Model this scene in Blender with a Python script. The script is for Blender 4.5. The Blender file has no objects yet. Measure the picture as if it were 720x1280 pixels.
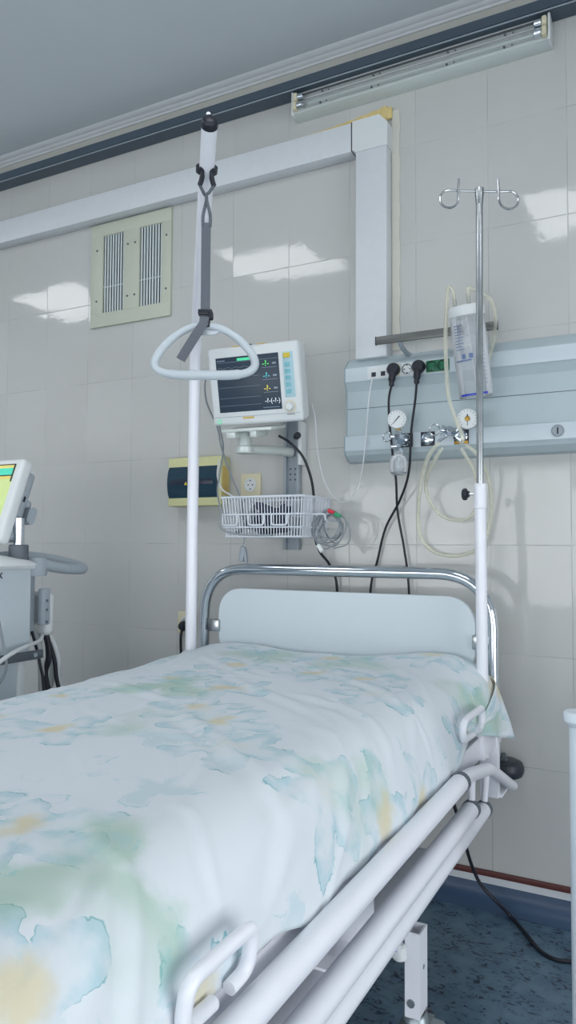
import bpy, bmesh, math, random
from mathutils import Vector, Matrix, noise
random.seed(7)
PI = math.pi
scene = bpy.context.scene
COL = scene.collection

# ------------------------------------------------------------------ camera
CAM = Vector((0.0, -2.45, 1.15))
FPX = 925.5
MR = Vector((0.88593610, 0.46377993, 0.00504016))
MU = Vector((0.01576319, -0.04096875, 0.99903608))
MF = Vector((-0.46353938, 0.88500267, 0.04360635))
cam_data = bpy.data.cameras.new('camera')
cam = bpy.data.objects.new('camera', cam_data)
COL.objects.link(cam)
m3 = Matrix((MR, MU, -MF)).transposed()
cam.matrix_world = Matrix.Translation(CAM) @ m3.to_4x4()
cam_data.sensor_fit = 'VERTICAL'
cam_data.sensor_height = 36.0
cam_data.lens = FPX / 1280 * 36.0
cam_data.clip_start = 0.02
scene.camera = cam


def ray(px, py):
    return MR * ((px - 360) / FPX) + MU * ((640 - py) / FPX) + MF


def at(px, py, d):
    """point a distance d in front of the tiled wall, measured from the photograph"""
    v = ray(px, py)
    return CAM + v * ((-d - CAM.y) / v.y)


def on_z(px, py, z):
    v = ray(px, py)
    return CAM + v * ((z - CAM.z) / v.z)


# ------------------------------------------------------------------ materials
def lin(c):
    c = c / 255.0
    return c / 12.92 if c <= 0.04045 else ((c + 0.055) / 1.055) ** 2.4


def rgb(r, g, b):
    return (lin(r), lin(g), lin(b), 1.0)


class N:
    """small node helper"""
    def __init__(self, name):
        self.m = bpy.data.materials.new(name)
        self.m.use_nodes = True
        self.t = self.m.node_tree
        self.p = self.t.nodes['Principled BSDF']

    def n(self, kind, **kw):
        nd = self.t.nodes.new(kind)
        for k, v in kw.items():
            if k.startswith('i_'):
                nd.inputs[k[2:].replace('_', ' ')].default_value = v
            else:
                setattr(nd, k, v)
        return nd

    def l(self, a, b):
        self.t.links.new(a, b)

    def val(self, sock, x):
        if hasattr(x, 'is_linked') or isinstance(x, bpy.types.NodeSocket):
            self.l(x, sock)
        else:
            sock.default_value = x

    def math(self, op, a, b=0.0, c=None, clamp=False):
        nd = self.n('ShaderNodeMath', operation=op, use_clamp=clamp)
        self.val(nd.inputs[0], a)
        self.val(nd.inputs[1], b)
        if c is not None:
            self.val(nd.inputs[2], c)
        return nd.outputs[0]

    def vmath(self, op, a, b=(0, 0, 0), out=0):
        nd = self.n('ShaderNodeVectorMath', operation=op)
        self.val(nd.inputs[0], a)
        if op == 'SCALE':
            self.val(nd.inputs['Scale'], b)
        else:
            self.val(nd.inputs[1], b)
        return nd.outputs[out]

    def mix(self, f, a, b):
        nd = self.n('ShaderNodeMix', data_type='RGBA')
        self.val(nd.inputs[0], f)
        self.val(nd.inputs[6], a)
        self.val(nd.inputs[7], b)
        return nd.outputs[2]

    def step(self, x, lo, hi, a=0.0, b=1.0):
        nd = self.n('ShaderNodeMapRange', interpolation_type='SMOOTHSTEP')
        self.val(nd.inputs[0], x)
        nd.inputs[1].default_value = lo
        nd.inputs[2].default_value = hi
        nd.inputs[3].default_value = a
        nd.inputs[4].default_value = b
        return nd.outputs[0]

    def noise(self, vec, scale, detail=2.0, rough=0.5, dim='3D'):
        nd = self.n('ShaderNodeTexNoise', noise_dimensions=dim)
        if vec is not None:
            self.l(vec, nd.inputs['Vector'])
        nd.inputs['Scale'].default_value = scale
        nd.inputs['Detail'].default_value = detail
        nd.inputs['Roughness'].default_value = rough
        return nd

    def pos(self):
        return self.n('ShaderNodeNewGeometry').outputs['Position']


def plain(name, col, rough=0.5, metal=0.0, var=0.04, nscale=30.0, bump=0.0, spec=0.5, coat=0.0):
    """painted, moulded or metal surface with faint procedural variation"""
    k = N(name)
    co = k.n('ShaderNodeTexCoord').outputs['Object']
    nz = k.noise(co, nscale, 3.0)
    dark = tuple(c * (1 - var) for c in col[:3]) + (1,)
    lite = tuple(min(1, c * (1 + var)) for c in col[:3]) + (1,)
    k.l(k.mix(nz.outputs[0], dark, lite), k.p.inputs['Base Color'])
    k.l(k.step(nz.outputs[0], 0.2, 0.8, max(0.02, rough - 0.04), min(1, rough + 0.04)), k.p.inputs['Roughness'])
    k.p.inputs['Metallic'].default_value = metal
    k.p.inputs['Specular IOR Level'].default_value = spec
    k.p.inputs['Coat Weight'].default_value = coat
    if bump:
        b = k.n('ShaderNodeBump')
        b.inputs['Strength'].default_value = bump
        b.inputs['Distance'].default_value = 0.002
        k.l(nz.outputs[0], b.inputs['Height'])
        k.l(b.outputs[0], k.p.inputs['Normal'])
    return k.m


def clear(name, tint, rough=0.03, alpha=0.25, ior=1.45):
    """thin clear plastic or glass: see-through with a glossy skin"""
    k = N(name)
    tr = k.n('ShaderNodeBsdfTransparent')
    tr.inputs[0].default_value = tint
    fr = k.n('ShaderNodeFresnel')
    fr.inputs[0].default_value = ior
    nz = k.noise(k.n('ShaderNodeTexCoord').outputs['Object'], 25.0)
    k.p.inputs['Base Color'].default_value = (tint[0] * .96, tint[1] * .96, tint[2] * .96, 1)
    k.l(k.step(nz.outputs[0], 0, 1, rough, rough + .05), k.p.inputs['Roughness'])
    mx = k.n('ShaderNodeMixShader')
    k.l(k.math('ADD', fr.outputs[0], alpha, clamp=True), mx.inputs[0])
    k.l(tr.outputs[0], mx.inputs[1])
    k.l(k.p.outputs[0], mx.inputs[2])
    k.l(mx.outputs[0], k.t.nodes['Material Output'].inputs['Surface'])
    return k.m


def glow(name, col, strength):
    k = N(name)
    nz = k.noise(k.n('ShaderNodeTexCoord').outputs['Object'], 40.0)
    k.p.inputs['Base Color'].default_value = col
    k.p.inputs['Emission Color'].default_value = col
    k.l(k.step(nz.outputs[0], 0, 1, strength * .93, strength * 1.07), k.p.inputs['Emission Strength'])
    k.p.inputs['Roughness'].default_value = 0.4
    return k.m


TW, TH, TX, TZ = 0.24944, 0.34993, -1.53438, 2.20046


def tile_material():
    k = N('wall_tile')
    p = k.pos()
    s = k.n('ShaderNodeSeparateXYZ')
    k.l(p, s.inputs[0])
    u = k.math('DIVIDE', k.math('SUBTRACT', s.outputs[0], TX), TW)
    v = k.math('DIVIDE', k.math('SUBTRACT', s.outputs[2], TZ), TH)
    fu = k.math('PINGPONG', u, 0.5)
    fv = k.math('PINGPONG', v, 0.5)
    du = k.math('MULTIPLY', fu, TW)
    dv = k.math('MULTIPLY', fv, TH)
    d = k.math('MINIMUM', du, dv)
    tile = k.step(d, 0.0006, 0.0016)                  # 0 in the joint, 1 on the tile
    cell = k.n('ShaderNodeCombineXYZ')
    k.l(k.math('FLOOR', u), cell.inputs[0])
    k.l(k.math('FLOOR', v), cell.inputs[1])
    wn = k.n('ShaderNodeTexWhiteNoise', noise_dimensions='3D')
    k.l(cell.outputs[0], wn.inputs['Vector'])
    big = k.noise(p, 1.6, 3.0)
    mott = k.noise(p, 14.0, 3.0)
    c1 = k.mix(wn.outputs['Value'], rgb(198, 199, 197), rgb(202, 203, 201))
    c2 = k.mix(k.step(big.outputs[0], .35, .75, 0, .35), c1, rgb(194, 194, 188))
    c3 = k.mix(k.step(mott.outputs[0], .4, .7, 0, .12), c2, rgb(207, 208, 206))
    stain = k.noise(p, 5.0, 2.0)
    jc = k.mix(k.step(stain.outputs[0], .42, .62), rgb(192, 193, 190), rgb(166, 168, 166))
    k.l(k.mix(tile, jc, c3), k.p.inputs['Base Color'])
    k.l(k.step(tile, 0, 1, .7, .05), k.p.inputs['Roughness'])
    k.p.inputs['Specular IOR Level'].default_value = .42
    # every tile is set a fraction of a degree off its neighbours, and its glaze is uneven
    g = k.n('ShaderNodeNewGeometry')
    tilt = k.vmath('SCALE', k.vmath('SUBTRACT', wn.outputs['Color'], (.5, .5, .5)), 0.030)
    nrm = k.vmath('NORMALIZE', k.vmath('ADD', g.outputs['Normal'], tilt))
    wav = k.noise(p, 42.0, 3.0)
    hgt = k.math('ADD', k.math('MULTIPLY', wav.outputs[0], .55), tile)
    b = k.n('ShaderNodeBump')
    b.inputs['Strength'].default_value = .4
    b.inputs['Distance'].default_value = .0010
    k.l(hgt, b.inputs['Height'])
    k.l(nrm, b.inputs['Normal'])
    k.l(b.outputs[0], k.p.inputs['Normal'])
    return k.m


def floor_material():
    k = N('blue_vinyl_floor')
    p = k.pos()
    big = k.noise(p, 3.2, 4.0, .6)
    mid = k.noise(p, 16.0, 4.0, .6)
    mp = k.n('ShaderNodeMapping')
    mp.inputs['Scale'].default_value = (22, 40, 20)
    mp.inputs['Rotation'].default_value = (0, 0, .5)
    k.l(p, mp.inputs[0])
    st = k.noise(mp.outputs[0], 1.0, 3.0, .65)
    st.inputs['Distortion'].default_value = 2.2
    base = k.mix(k.step(big.outputs[0], .3, .7), rgb(76, 102, 124), rgb(94, 122, 142))
    base = k.mix(k.step(mid.outputs[0], .35, .7, 0, .6), base, rgb(114, 142, 158))
    flk = k.math('MULTIPLY', k.step(st.outputs[0], .52, .62), k.step(mid.outputs[0], .6, .45))
    k.l(k.mix(flk, base, rgb(26, 38, 58)), k.p.inputs['Base Color'])
    k.p.inputs['Roughness'].default_value = .42
    b = k.n('ShaderNodeBump')
    b.inputs['Strength'].default_value = .15
    b.inputs['Distance'].default_value = .001
    k.l(mid.outputs[0], b.inputs['Height'])
    k.l(b.outputs[0], k.p.inputs['Normal'])
    return k.m


def sheet_material():
    """white cotton printed with water-coloured aqua flowers, yellow hearts and green leaves"""
    k = N('flowered_cotton')
    uv = k.n('ShaderNodeTexCoord').outputs['UV']
    n1 = k.noise(uv, 11.0, 4.0, .6, '2D')
    warp = k.vmath('SCALE', k.vmath('SUBTRACT', n1.outputs['Color'], (.5, .5, .5)), .075)
    w = k.vmath('ADD', uv, warp)

    def flowers(scale, off, lobes, r0, r1):
        q = k.vmath('ADD', k.vmath('SCALE', w, scale), off)
        vo = k.n('ShaderNodeTexVoronoi', voronoi_dimensions='2D', feature='F1')
        vo.inputs['Scale'].default_value = 1.0
        vo.inputs['Randomness'].default_value = .8
        k.l(q, vo.inputs['Vector'])
        loc = k.vmath('SUBTRACT', q, vo.outputs['Position'])
        s = k.n('ShaderNodeSeparateXYZ')
        k.l(loc, s.inputs[0])
        ang = k.math('ARCTAN2', s.outputs[1], s.outputs[0])
        sc = k.n('ShaderNodeSeparateColor')
        k.l(vo.outputs['Color'], sc.inputs[0])
        ph = k.math('MULTIPLY', sc.outputs[0], 6.28)
        pet = k.math('ABSOLUTE', k.math('COSINE', k.math('ADD', k.math('MULTIPLY', ang, lobes / 2), ph)))
        pet = k.math('POWER', pet, 1.3)
        rad = k.math('ADD', r0, k.math('MULTIPLY', pet, r1))
        off2 = k.vmath('ADD', loc, (.05, .03, 0))
        return vo.outputs['Distance'], rad, sc.outputs[1], k.vmath('LENGTH', off2, out=1)

    ds, rad, rnd, ds2 = flowers(3.7, (.82, .46, 0), 5, .20, .27)
    diff = k.math('SUBTRACT', rad, ds)                       # > 0 inside a petal
    soft = k.noise(uv, 16.0, 3.0, .6, '2D').outputs[0]
    soft2 = k.noise(uv, 5.0, 2.0, .5, '2D').outputs[0]
    col = rgb(222, 229, 234)
    fill = k.math('MULTIPLY', k.step(diff, -.012, .02), k.step(diff, .24, .03, .12, 1.0))
    petal = k.math('MULTIPLY', fill, k.step(soft, .3, .68, .1, .85))
    col = k.mix(k.math('MULTIPLY', petal, .72), col, rgb(158, 202, 212))
    rim = k.math('MULTIPLY', k.step(k.math('ABSOLUTE', diff), .014, .0), k.step(soft, .44, .6))
    col = k.mix(k.math('MULTIPLY', rim, .78), col, rgb(104, 174, 184))
    heart = k.math('MULTIPLY', k.step(k.math('ADD', ds2, k.math('MULTIPLY', soft, .18)), .27, .12), k.step(rnd, .1, .25, .15, .95))
    col = k.mix(k.math('MULTIPLY', heart, .72), col, rgb(220, 206, 160))
    d2, r2, rn2, _ = flowers(2.4, (5.4, 2.7, 0), 3, .15, .25)
    leaf = k.math('MULTIPLY', k.step(k.math('SUBTRACT', r2, d2), -.04, .14), k.step(rn2, .5, .58))
    leaf = k.math('MULTIPLY', leaf, k.step(soft2, .38, .62, .1, .8))
    col = k.mix(k.math('MULTIPLY', leaf, .68), col, rgb(154, 193, 163))
    d3, r3, rn3, _ = flowers(6.0, (1.4, 8.7, 0), 4, .18, .25)
    df3 = k.math('SUBTRACT', r3, d3)
    sprig = k.math('MULTIPLY', k.step(k.math('ABSOLUTE', df3), .028, .0), k.step(soft2, .5, .6))
    sprig = k.math('MULTIPLY', sprig, k.step(soft, .4, .6))
    col = k.mix(k.math('MULTIPLY', sprig, .5), col, rgb(140, 200, 206))
    blue = k.math('MULTIPLY', k.step(df3, .0, .10), k.step(soft2, .55, .64))
    col = k.mix(k.math('MULTIPLY', blue, .34), col, rgb(166, 206, 214))
    k.l(col, k.p.inputs['Base Color'])
    k.p.inputs['Roughness'].default_value = .85
    k.p.inputs['Specular IOR Level'].default_value = .2
    wv = k.noise(uv, 900.0, 1.0, .5, '2D')
    b = k.n('ShaderNodeBump')
    b.inputs['Strength'].default_value = .06
    b.inputs['Distance'].default_value = .001
    k.l(wv.outputs[0], b.inputs['Height'])
    k.l(b.outputs[0], k.p.inputs['Normal'])
    return k.m


M = dict(
    tile=tile_material(), floor=floor_material(), sheet=sheet_material(),
    ceiling=plain('ceiling_paint', rgb(208, 215, 219), .85, nscale=3),
    cornice=plain('cornice_paint', rgb(214, 218, 220), .6),
    plaster=plain('painted_plaster', rgb(190, 190, 182), .8, nscale=8),
    otherwall=plain('side_wall_paint', rgb(240, 243, 244), .7, nscale=4),
    rail=plain('dark_grey_paint', rgb(74, 88, 100), .42, nscale=12, var=.1),
    raildark=plain('dark_groove', rgb(38, 46, 60), .6),
    duct=plain('white_duct_plastic', rgb(214, 219, 223), .35),
    caulk=plain('yellowed_foam', rgb(222, 202, 140), .9, nscale=60, var=.15, bump=.6),
    caulkpale=plain('pale_filler', rgb(214, 212, 202), .9, nscale=40, bump=.4),
    beige=plain('beige_enamel', rgb(196, 200, 184), .5),
    slat=plain('slat_enamel', rgb(216, 226, 226), .4),
    dark=plain('dark_void', rgb(42, 48, 52), .8),
    darkline=plain('shadow_gap', rgb(88, 98, 98), .8),
    alu=plain('satin_aluminium', rgb(208, 216, 213), .38, metal=.15, nscale=6),
    chrome=plain('chrome', rgb(214, 220, 226), .09, metal=1.0, var=.03),
    steel=plain('brushed_steel', rgb(186, 190, 192), .22, metal=1.0, var=.08),
    bronze=plain('dull_steel_rail', rgb(112, 114, 112), .4, metal=.6),
    white=plain('white_powder_coat', rgb(240, 242, 249), .32, var=.02, coat=.2),
    offwhite=plain('white_plastic', rgb(222, 227, 228), .4, var=.02),
    cream=plain('cream_plastic', rgb(220, 214, 184), .5),
    board=plain('white_laminate', rgb(206, 217, 223), .35, var=.015),
    panel=plain('panel_aluminium', rgb(184, 198, 203), .42, var=.02, spec=.35),
    panelband=plain('panel_white_band', rgb(203, 215, 222), .35, var=.02),
    panelshade=plain('panel_side_paint', rgb(150, 168, 174), .45),
    grey=plain('grey_plastic', rgb(158, 168, 176), .45),
    dgrey=plain('dark_grey_plastic', rgb(92, 100, 108), .5),
    mattress=plain('grey_vinyl_mattress', rgb(104, 112, 120), .5, bump=.3),
    black=plain('black_rubber', rgb(28, 31, 42), .45),
    bumper=plain('black_bumper_rubber', rgb(40, 46, 56), .4),
    webbing=plain('grey_webbing', rgb(98, 104, 112), .85, nscale=300, var=.2, bump=.4),
    grip=plain('grey_white_grip', rgb(194, 204, 210), .4),
    yellowbox=plain('yellowed_box_plastic', rgb(212, 212, 160), .5),
    bluewin=plain('smoked_blue_window', rgb(40, 66, 82), .12, var=.08, nscale=14),
    bluedark=plain('breaker_row', rgb(28, 40, 62), .3),
    amber=plain('amber_sticker', rgb(214, 188, 112), .6),
    yellow=plain('yellow_key', rgb(226, 202, 66), .5),
    aqua=plain('aqua_key', rgb(128, 194, 204), .5),
    keypanel=plain('pale_blue_key_panel', rgb(178, 212, 222), .5),
    green=plain('green_socket', rgb(18, 112, 76), .4),
    red=plain('red_clip', rgb(214, 54, 70), .4),
    greenclip=plain('green_clip', rgb(52, 160, 110), .4),
    screen=glow('dark_display', (.016, .03, .05, 1), .4),
    ledgreen=glow('green_led', (.06, .6, .3, 1), .45),
    tgreen=glow('green_text', (.1, .75, .15, 1), .55),
    tcyan=glow('cyan_text', (.06, .55, .6, 1), .55),
    tyellow=glow('yellow_text', (.75, .65, .08, 1), .55),
    twhite=glow('white_text', (.6, .65, .7, 1), .55),
    tgrey=glow('grey_trace', (.16, .21, .27, 1), .5),
    vyellow=glow('ventilator_yellow', (.62, .52, .14, 1), .45),
    vgreen=glow('ventilator_green', (.46, .56, .24, 1), .5),
    vteal=glow('ventilator_teal', (.05, .52, .36, 1), .5),
    clearjar=clear('clear_jar_plastic', (.97, .985, 1.0, 1), alpha=.15),
    glass=clear('clear_glass', (.985, .99, .99, 1), alpha=.02),
    pane=clear('window_glass', (.97, .98, .99, 1), alpha=.02),
    water=clear('water', (.86, .93, .95, 1), alpha=.1, ior=1.33),
    hose=clear('yellowed_tube', (.965, .965, .89, 1), alpha=.30, rough=.25),
    hosepale=clear('pale_tube', (.92, .94, .93, 1), alpha=.5, rough=.2),
    printblue=plain('blue_print', rgb(96, 116, 160), .5),
    bluestripe=plain('blue_stripe', rgb(40, 60, 190), .4),
    ink=plain('black_ink', rgb(36, 40, 52), .5),
    dialface=plain('dial_face', rgb(232, 236, 236), .4),
    brass=plain('brass', rgb(176, 140, 60), .35, metal=.7),
    cablewhite=plain('white_cable', rgb(220, 224, 226), .5),
    cablegrey=plain('grey_cable', rgb(142, 150, 156), .5),
    wire=plain('white_coated_wire', rgb(216, 222, 230), .4),
    brown=plain('red_brown_wood_strip', rgb(92, 48, 46), .5, nscale=20, var=.15),
    base=plain('blue_cove_vinyl', rgb(62, 84, 112), .4),
    diffuser=glow('lamp_diffuser', (.97, .985, 1.0, 1), 7.0),
    cuff=plain('navy_cuff_fabric', rgb(44, 50, 72), .9),
    cabinet=plain('pale_blue_white_plastic', rgb(222, 233, 240), .35, var=.02),
    galv=plain('zinc_casting', rgb(150, 160, 164), .35, metal=.75, var=.15, bump=.4),
)

# ------------------------------------------------------------------ mesh helpers
ORG = {}


class B:
    """collects shapes, then links them as ONE mesh object"""
    def __init__(self, mat=None):
        self.bm = bmesh.new()
        self.m = mat

    def _x(self, v):
        return self.m @ Vector(v) if self.m else Vector(v)

    def box(self, c, s, bev=0.0, rot=None, seg=2):
        r = bmesh.ops.create_cube(self.bm, size=1.0)
        vs = r['verts']
        for v in vs:
            p = Vector((v.co.x * s[0], v.co.y * s[1], v.co.z * s[2]))
            if rot:
                p = rot @ p
            v.co = self._x(p + Vector(c))
        if bev > 0:
            es = list({e for v in vs for e in v.link_edges})
            bmesh.ops.bevel(self.bm, geom=es, offset=min(bev, min(s) * .49), segments=seg, profile=.5, affect='EDGES')
        return self

    def span(self, lo, hi, bev=0.0, seg=2):
        lo, hi = Vector(lo), Vector(hi)
        return self.box((lo + hi) / 2, tuple(abs(a) for a in (hi - lo)), bev, None, seg)

    def tube(self, pts, r, seg=10, closed=False, caps=True, flat=None):
        pts = [Vector(p) for p in pts]
        n = len(pts)
        rr = r if isinstance(r, (list, tuple)) else [r] * n
        tang = []
        for i in range(n):
            a = pts[(i - 1) % n] if (closed or i > 0) else pts[i]
            b = pts[(i + 1) % n] if (closed or i < n - 1) else pts[i]
            t = (b - a)
            tang.append(t.normalized() if t.length > 1e-9 else Vector((0, 0, 1)))
        up = Vector((0, 0, 1)) if abs(tang[0].z) < .9 else Vector((1, 0, 0))
        nv = (up - tang[0] * up.dot(tang[0])).normalized()
        rings = []
        for i in range(n):
            if i:
                q = tang[i - 1].rotation_difference(tang[i])
                nv = q @ nv
                nv = (nv - tang[i] * nv.dot(tang[i])).normalized()
            bv = tang[i].cross(nv)
            ring = []
            for k in range(seg):
                a = 2 * PI * k / seg
                ring.append(self.bm.verts.new(self._x(pts[i] + (nv * math.cos(a) + bv * math.sin(a)) * rr[i])))
            rings.append(ring)
        m = n if closed else n - 1
        off = 0
        if closed:   # best alignment for the seam
            off = min(range(seg), key=lambda o: sum((rings[-1][k].co - rings[0][(k + o) % seg].co).length for k in range(seg)))
        for i in range(m):
            a, b = rings[i], rings[(i + 1) % n]
            o = off if (closed and i == n - 1) else 0
            for k in range(seg):
                self.bm.faces.new((a[k], a[(k + 1) % seg], b[(k + 1 + o) % seg], b[(k + o) % seg]))
        if caps and not closed:
            self.bm.faces.new(rings[0][::-1])
            self.bm.faces.new(rings[-1])
        return self

    def lathe(self, prof, c=(0, 0, 0), axis=(0, 0, 1), seg=24, cap=True):
        """prof: (radius, height) pairs along the axis"""
        ax = Vector(axis).normalized()
        u = Vector((1, 0, 0)) if abs(ax.x) < .8 else Vector((0, 1, 0))
        u = (u - ax * u.dot(ax)).normalized()
        w = ax.cross(u)
        c = Vector(c)
        rings = []
        for r, h in prof:
            if r < 1e-6:
                rings.append([self.bm.verts.new(self._x(c + ax * h))])
            else:
                rings.append([self.bm.verts.new(self._x(c + ax * h + (u * math.cos(2 * PI * k / seg) + w * math.sin(2 * PI * k / seg)) * r)) for k in range(seg)])
        for a, b in zip(rings, rings[1:]):
            for k in range(seg):
                k2 = (k + 1) % seg
                if len(a) == 1 and len(b) == 1:
                    continue
                if len(a) == 1:
                    self.bm.faces.new((a[0], b[k], b[k2]))
                elif len(b) == 1:
                    self.bm.faces.new((a[k], b[0], a[k2]))
                else:
                    self.bm.faces.new((a[k], b[k], b[k2], a[k2]))
        for r in (rings[0], rings[-1]) if cap else ():
            if len(r) > 2:
                self.bm.faces.new(r)
        return self

    def cyl(self, p0, p1, r, r1=None, seg=20, bev=0.0):
        p0, p1 = Vector(p0), Vector(p1)
        L = (p1 - p0).length
        r1 = r if r1 is None else r1
        b = bev
        prof = [(0, 0), (r - b, 0), (r, b), (r1, L - b), (r1 - b, L), (0, L)] if b else [(0, 0), (r, 0), (r1, L), (0, L)]
        return self.lathe(prof, p0, p1 - p0, seg)

    def prism(self, outline, d, hole=None):
        """outline: 3-D points of a planar polygon; d: extrusion vector"""
        d = Vector(d)
        a = [self.bm.verts.new(self._x(p)) for p in outline]
        b = [self.bm.verts.new(self._x(Vector(p) + d)) for p in outline]
        n = len(a)
        self.bm.faces.new(a)
        self.bm.faces.new(b[::-1])
        for i in range(n):
            self.bm.faces.new((a[i], a[(i + 1) % n], b[(i + 1) % n], b[i]))
        return self

    def ribbon(self, pts, wdir, width, thick):
        """flat strap along pts; wdir: width direction(s)"""
        pts = [Vector(p) for p in pts]
        n = len(pts)
        rings = []
        for i in range(n):
            w = Vector(wdir[i] if isinstance(wdir, list) else wdir).normalized()
            t = (pts[min(i + 1, n - 1)] - pts[max(i - 1, 0)]).normalized()
            nn = t.cross(w).normalized()
            w2 = nn.cross(t)
            c = [(1, 1), (-1, 1), (-1, -1), (1, -1)]
            rings.append([self.bm.verts.new(self._x(pts[i] + w2 * (width / 2 * a) + nn * (thick / 2 * b))) for a, b in c])
        for a, b in zip(rings, rings[1:]):
            for k in range(4):
                self.bm.faces.new((a[k], a[(k + 1) % 4], b[(k + 1) % 4], b[k]))
        self.bm.faces.new(rings[0][::-1])
        self.bm.faces.new(rings[-1])
        return self

    def grid(self, fn, nu, nv, uvfn=None):
        vs = [[self.bm.verts.new(self._x(fn(i / nu, j / nv))) for j in range(nv + 1)] for i in range(nu + 1)]
        uvl = self.bm.loops.layers.uv.verify() if uvfn else None
        for i in range(nu):
            for j in range(nv):
                f = self.bm.faces.new((vs[i][j], vs[i + 1][j], vs[i + 1][j + 1], vs[i][j + 1]))
                if uvl:
                    for lp, (a, b) in zip(f.loops, ((i, j), (i + 1, j), (i + 1, j + 1), (i, j + 1))):
                        lp[uvl].uv = uvfn(a / nu, b / nv)
        return self

    def text(self, s, size, mtx, depth=.0006):
        cu = bpy.data.curves.new('t', 'FONT')
        cu.body = s
        cu.size = size
        cu.extrude = depth
        cu.align_x = 'CENTER'
        cu.align_y = 'CENTER'
        ob = bpy.data.objects.new('t', cu)
        COL.objects.link(ob)
        me = ob.to_mesh()
        base = len(self.bm.verts)
        self.bm.from_mesh(me)
        self.bm.verts.ensure_lookup_table()
        for v in self.bm.verts[base:]:
            v.co = self._x(mtx @ v.co)
        ob.to_mesh_clear()
        bpy.data.objects.remove(ob)
        bpy.data.curves.remove(cu)
        return self

    def build(self, name, mat, parent=None, smooth=35, normals=True):
        me = bpy.data.meshes.new(name)
        org = ORG[parent.name] if parent else Vector((0, 0, 0))
        for v in self.bm.verts:
            v.co -= org
        if normals:
            bmesh.ops.recalc_face_normals(self.bm, faces=self.bm.faces[:])
        self.bm.to_mesh(me)
        self.bm.free()
        if smooth:
            for p in me.polygons:
                p.use_smooth = True
            me.set_sharp_from_angle(angle=math.radians(smooth))
        me.materials.append(M[mat] if isinstance(mat, str) else mat)
        o = bpy.data.objects.new(name, me)
        COL.objects.link(o)
        if parent:
            o.parent = parent
        ORG[o.name] = org
        return o


def thing(name, loc, label, cat, group=None):
    o = bpy.data.objects.new(name, None)
    o.empty_display_size = .05
    o.location = loc
    COL.objects.link(o)
    ORG[o.name] = Vector(loc)
    o['label'] = label
    o['category'] = cat
    if group:
        o['group'] = group
    return o


def tag(o, label, cat, group=None):
    o['label'] = label
    o['category'] = cat
    if group:
        o['group'] = group
    return o


def copy_thing(root, loc, label, group=None):
    r = root.copy()
    COL.objects.link(r)
    r.location = loc
    r['label'] = label
    if group:
        r['group'] = group
    for ch in list(root.children):
        c = ch.copy()
        COL.objects.link(c)
        c.parent = r
        for g in list(ch.children):
            d = g.copy()
            COL.objects.link(d)
            d.parent = c
    return r


def struct(o):
    o['kind'] = 'structure'
    return o


def cat(pts, n=8, closed=False):
    """smooth curve through the points"""
    P = [Vector(p) for p in pts]
    out = []
    m = len(P)
    for i in range(m if closed else m - 1):
        if closed:
            a, b, c, d = P[(i - 1) % m], P[i], P[(i + 1) % m], P[(i + 2) % m]
        else:
            a, b, c, d = P[max(i - 1, 0)], P[i], P[i + 1], P[min(i + 2, m - 1)]
        for k in range(n):
            t = k / n
            out.append(.5 * ((2 * b) + (c - a) * t + (2 * a - 5 * b + 4 * c - d) * t * t + (3 * b - a - 3 * c + d) * t ** 3))
    if not closed:
        out.append(P[-1])
    return out


def rounded(pts, rad, n=6):
    """polyline with its inner corners rounded off"""
    P = [Vector(p) for p in pts]
    out = [P[0]]
    for a, b, c in zip(P, P[1:], P[2:]):
        u, v = (a - b), (c - b)
        r = min(rad, u.length * .49, v.length * .49)
        p0, p1 = b + u.normalized() * r, b + v.normalized() * r
        for k in range(n + 1):
            t = k / n
            out.append(p0 * (1 - t) ** 2 + b * 2 * t * (1 - t) + p1 * t * t)
    out.append(P[-1])
    return out


def rrect(cx, cz, w, h, r, n=5):
    """rounded rectangle outline in (x, z)"""
    out = []
    for sx, sz, a0 in ((1, 1, 0), (-1, 1, 90), (-1, -1, 180), (1, -1, 270)):
        for k in range(n + 1):
            a = math.radians(a0 + 90 * k / n)
            out.append((cx + sx * (w / 2 - r) + math.cos(a) * r, cz + sz * (h / 2 - r) + math.sin(a) * r))
    return out


# ------------------------------------------------------------------ the room
XL, XR, YB, CZ = -5.0, 2.45, -5.2, 2.975
struct(B().span((XL, YB, -.1), (XR, .1, 0)).build('floor', 'floor'))
struct(B().span((XL, YB, CZ), (XR, .1, CZ + .1)).build('ceiling', 'ceiling'))
struct(B().span((XL, 0, 0), (XR, .1, CZ)).build('wall_back', 'tile'))
struct(B().span((XL - .1, YB, 0), (XL, .1, CZ)).build('wall_left', 'otherwall'))
RY0, RY1, RZ0, RZ1 = -4.6, -1.0, .04, 1.75
w = B()
w.span((XR, YB, 0), (XR + .12, .1, RZ0)).span((XR, YB, RZ1), (XR + .12, .1, CZ))
w.span((XR, YB, RZ0), (XR + .12, RY0, RZ1)).span((XR, RY1, RZ0), (XR + .12, .1, RZ1))
struct(w.build('wall_right', 'otherwall'))
f = B()
f.span((XR + .03, RY0, RZ0), (XR + .09, RY1, RZ0 + .06), .005).span((XR + .03, RY0, RZ1 - .06), (XR + .09, RY1, RZ1), .005)
for y in (RY0, RY0 + 1.15, RY0 + 2.3, RY1 - .06):
    f.span((XR + .03, y, RZ0 + .06), (XR + .09, y + .06, RZ1 - .06), .005)
wf2 = struct(f.build('window_2', 'white'))
pn = B()
for y in (RY0 + .06, RY0 + 1.21, RY0 + 2.36):
    pn.span((XR + .058, y, RZ0 + .06), (XR + .062, min(y + 1.09, RY1 - .06), RZ1 - .06))
pn.build('pane', 'pane', wf2)
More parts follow.
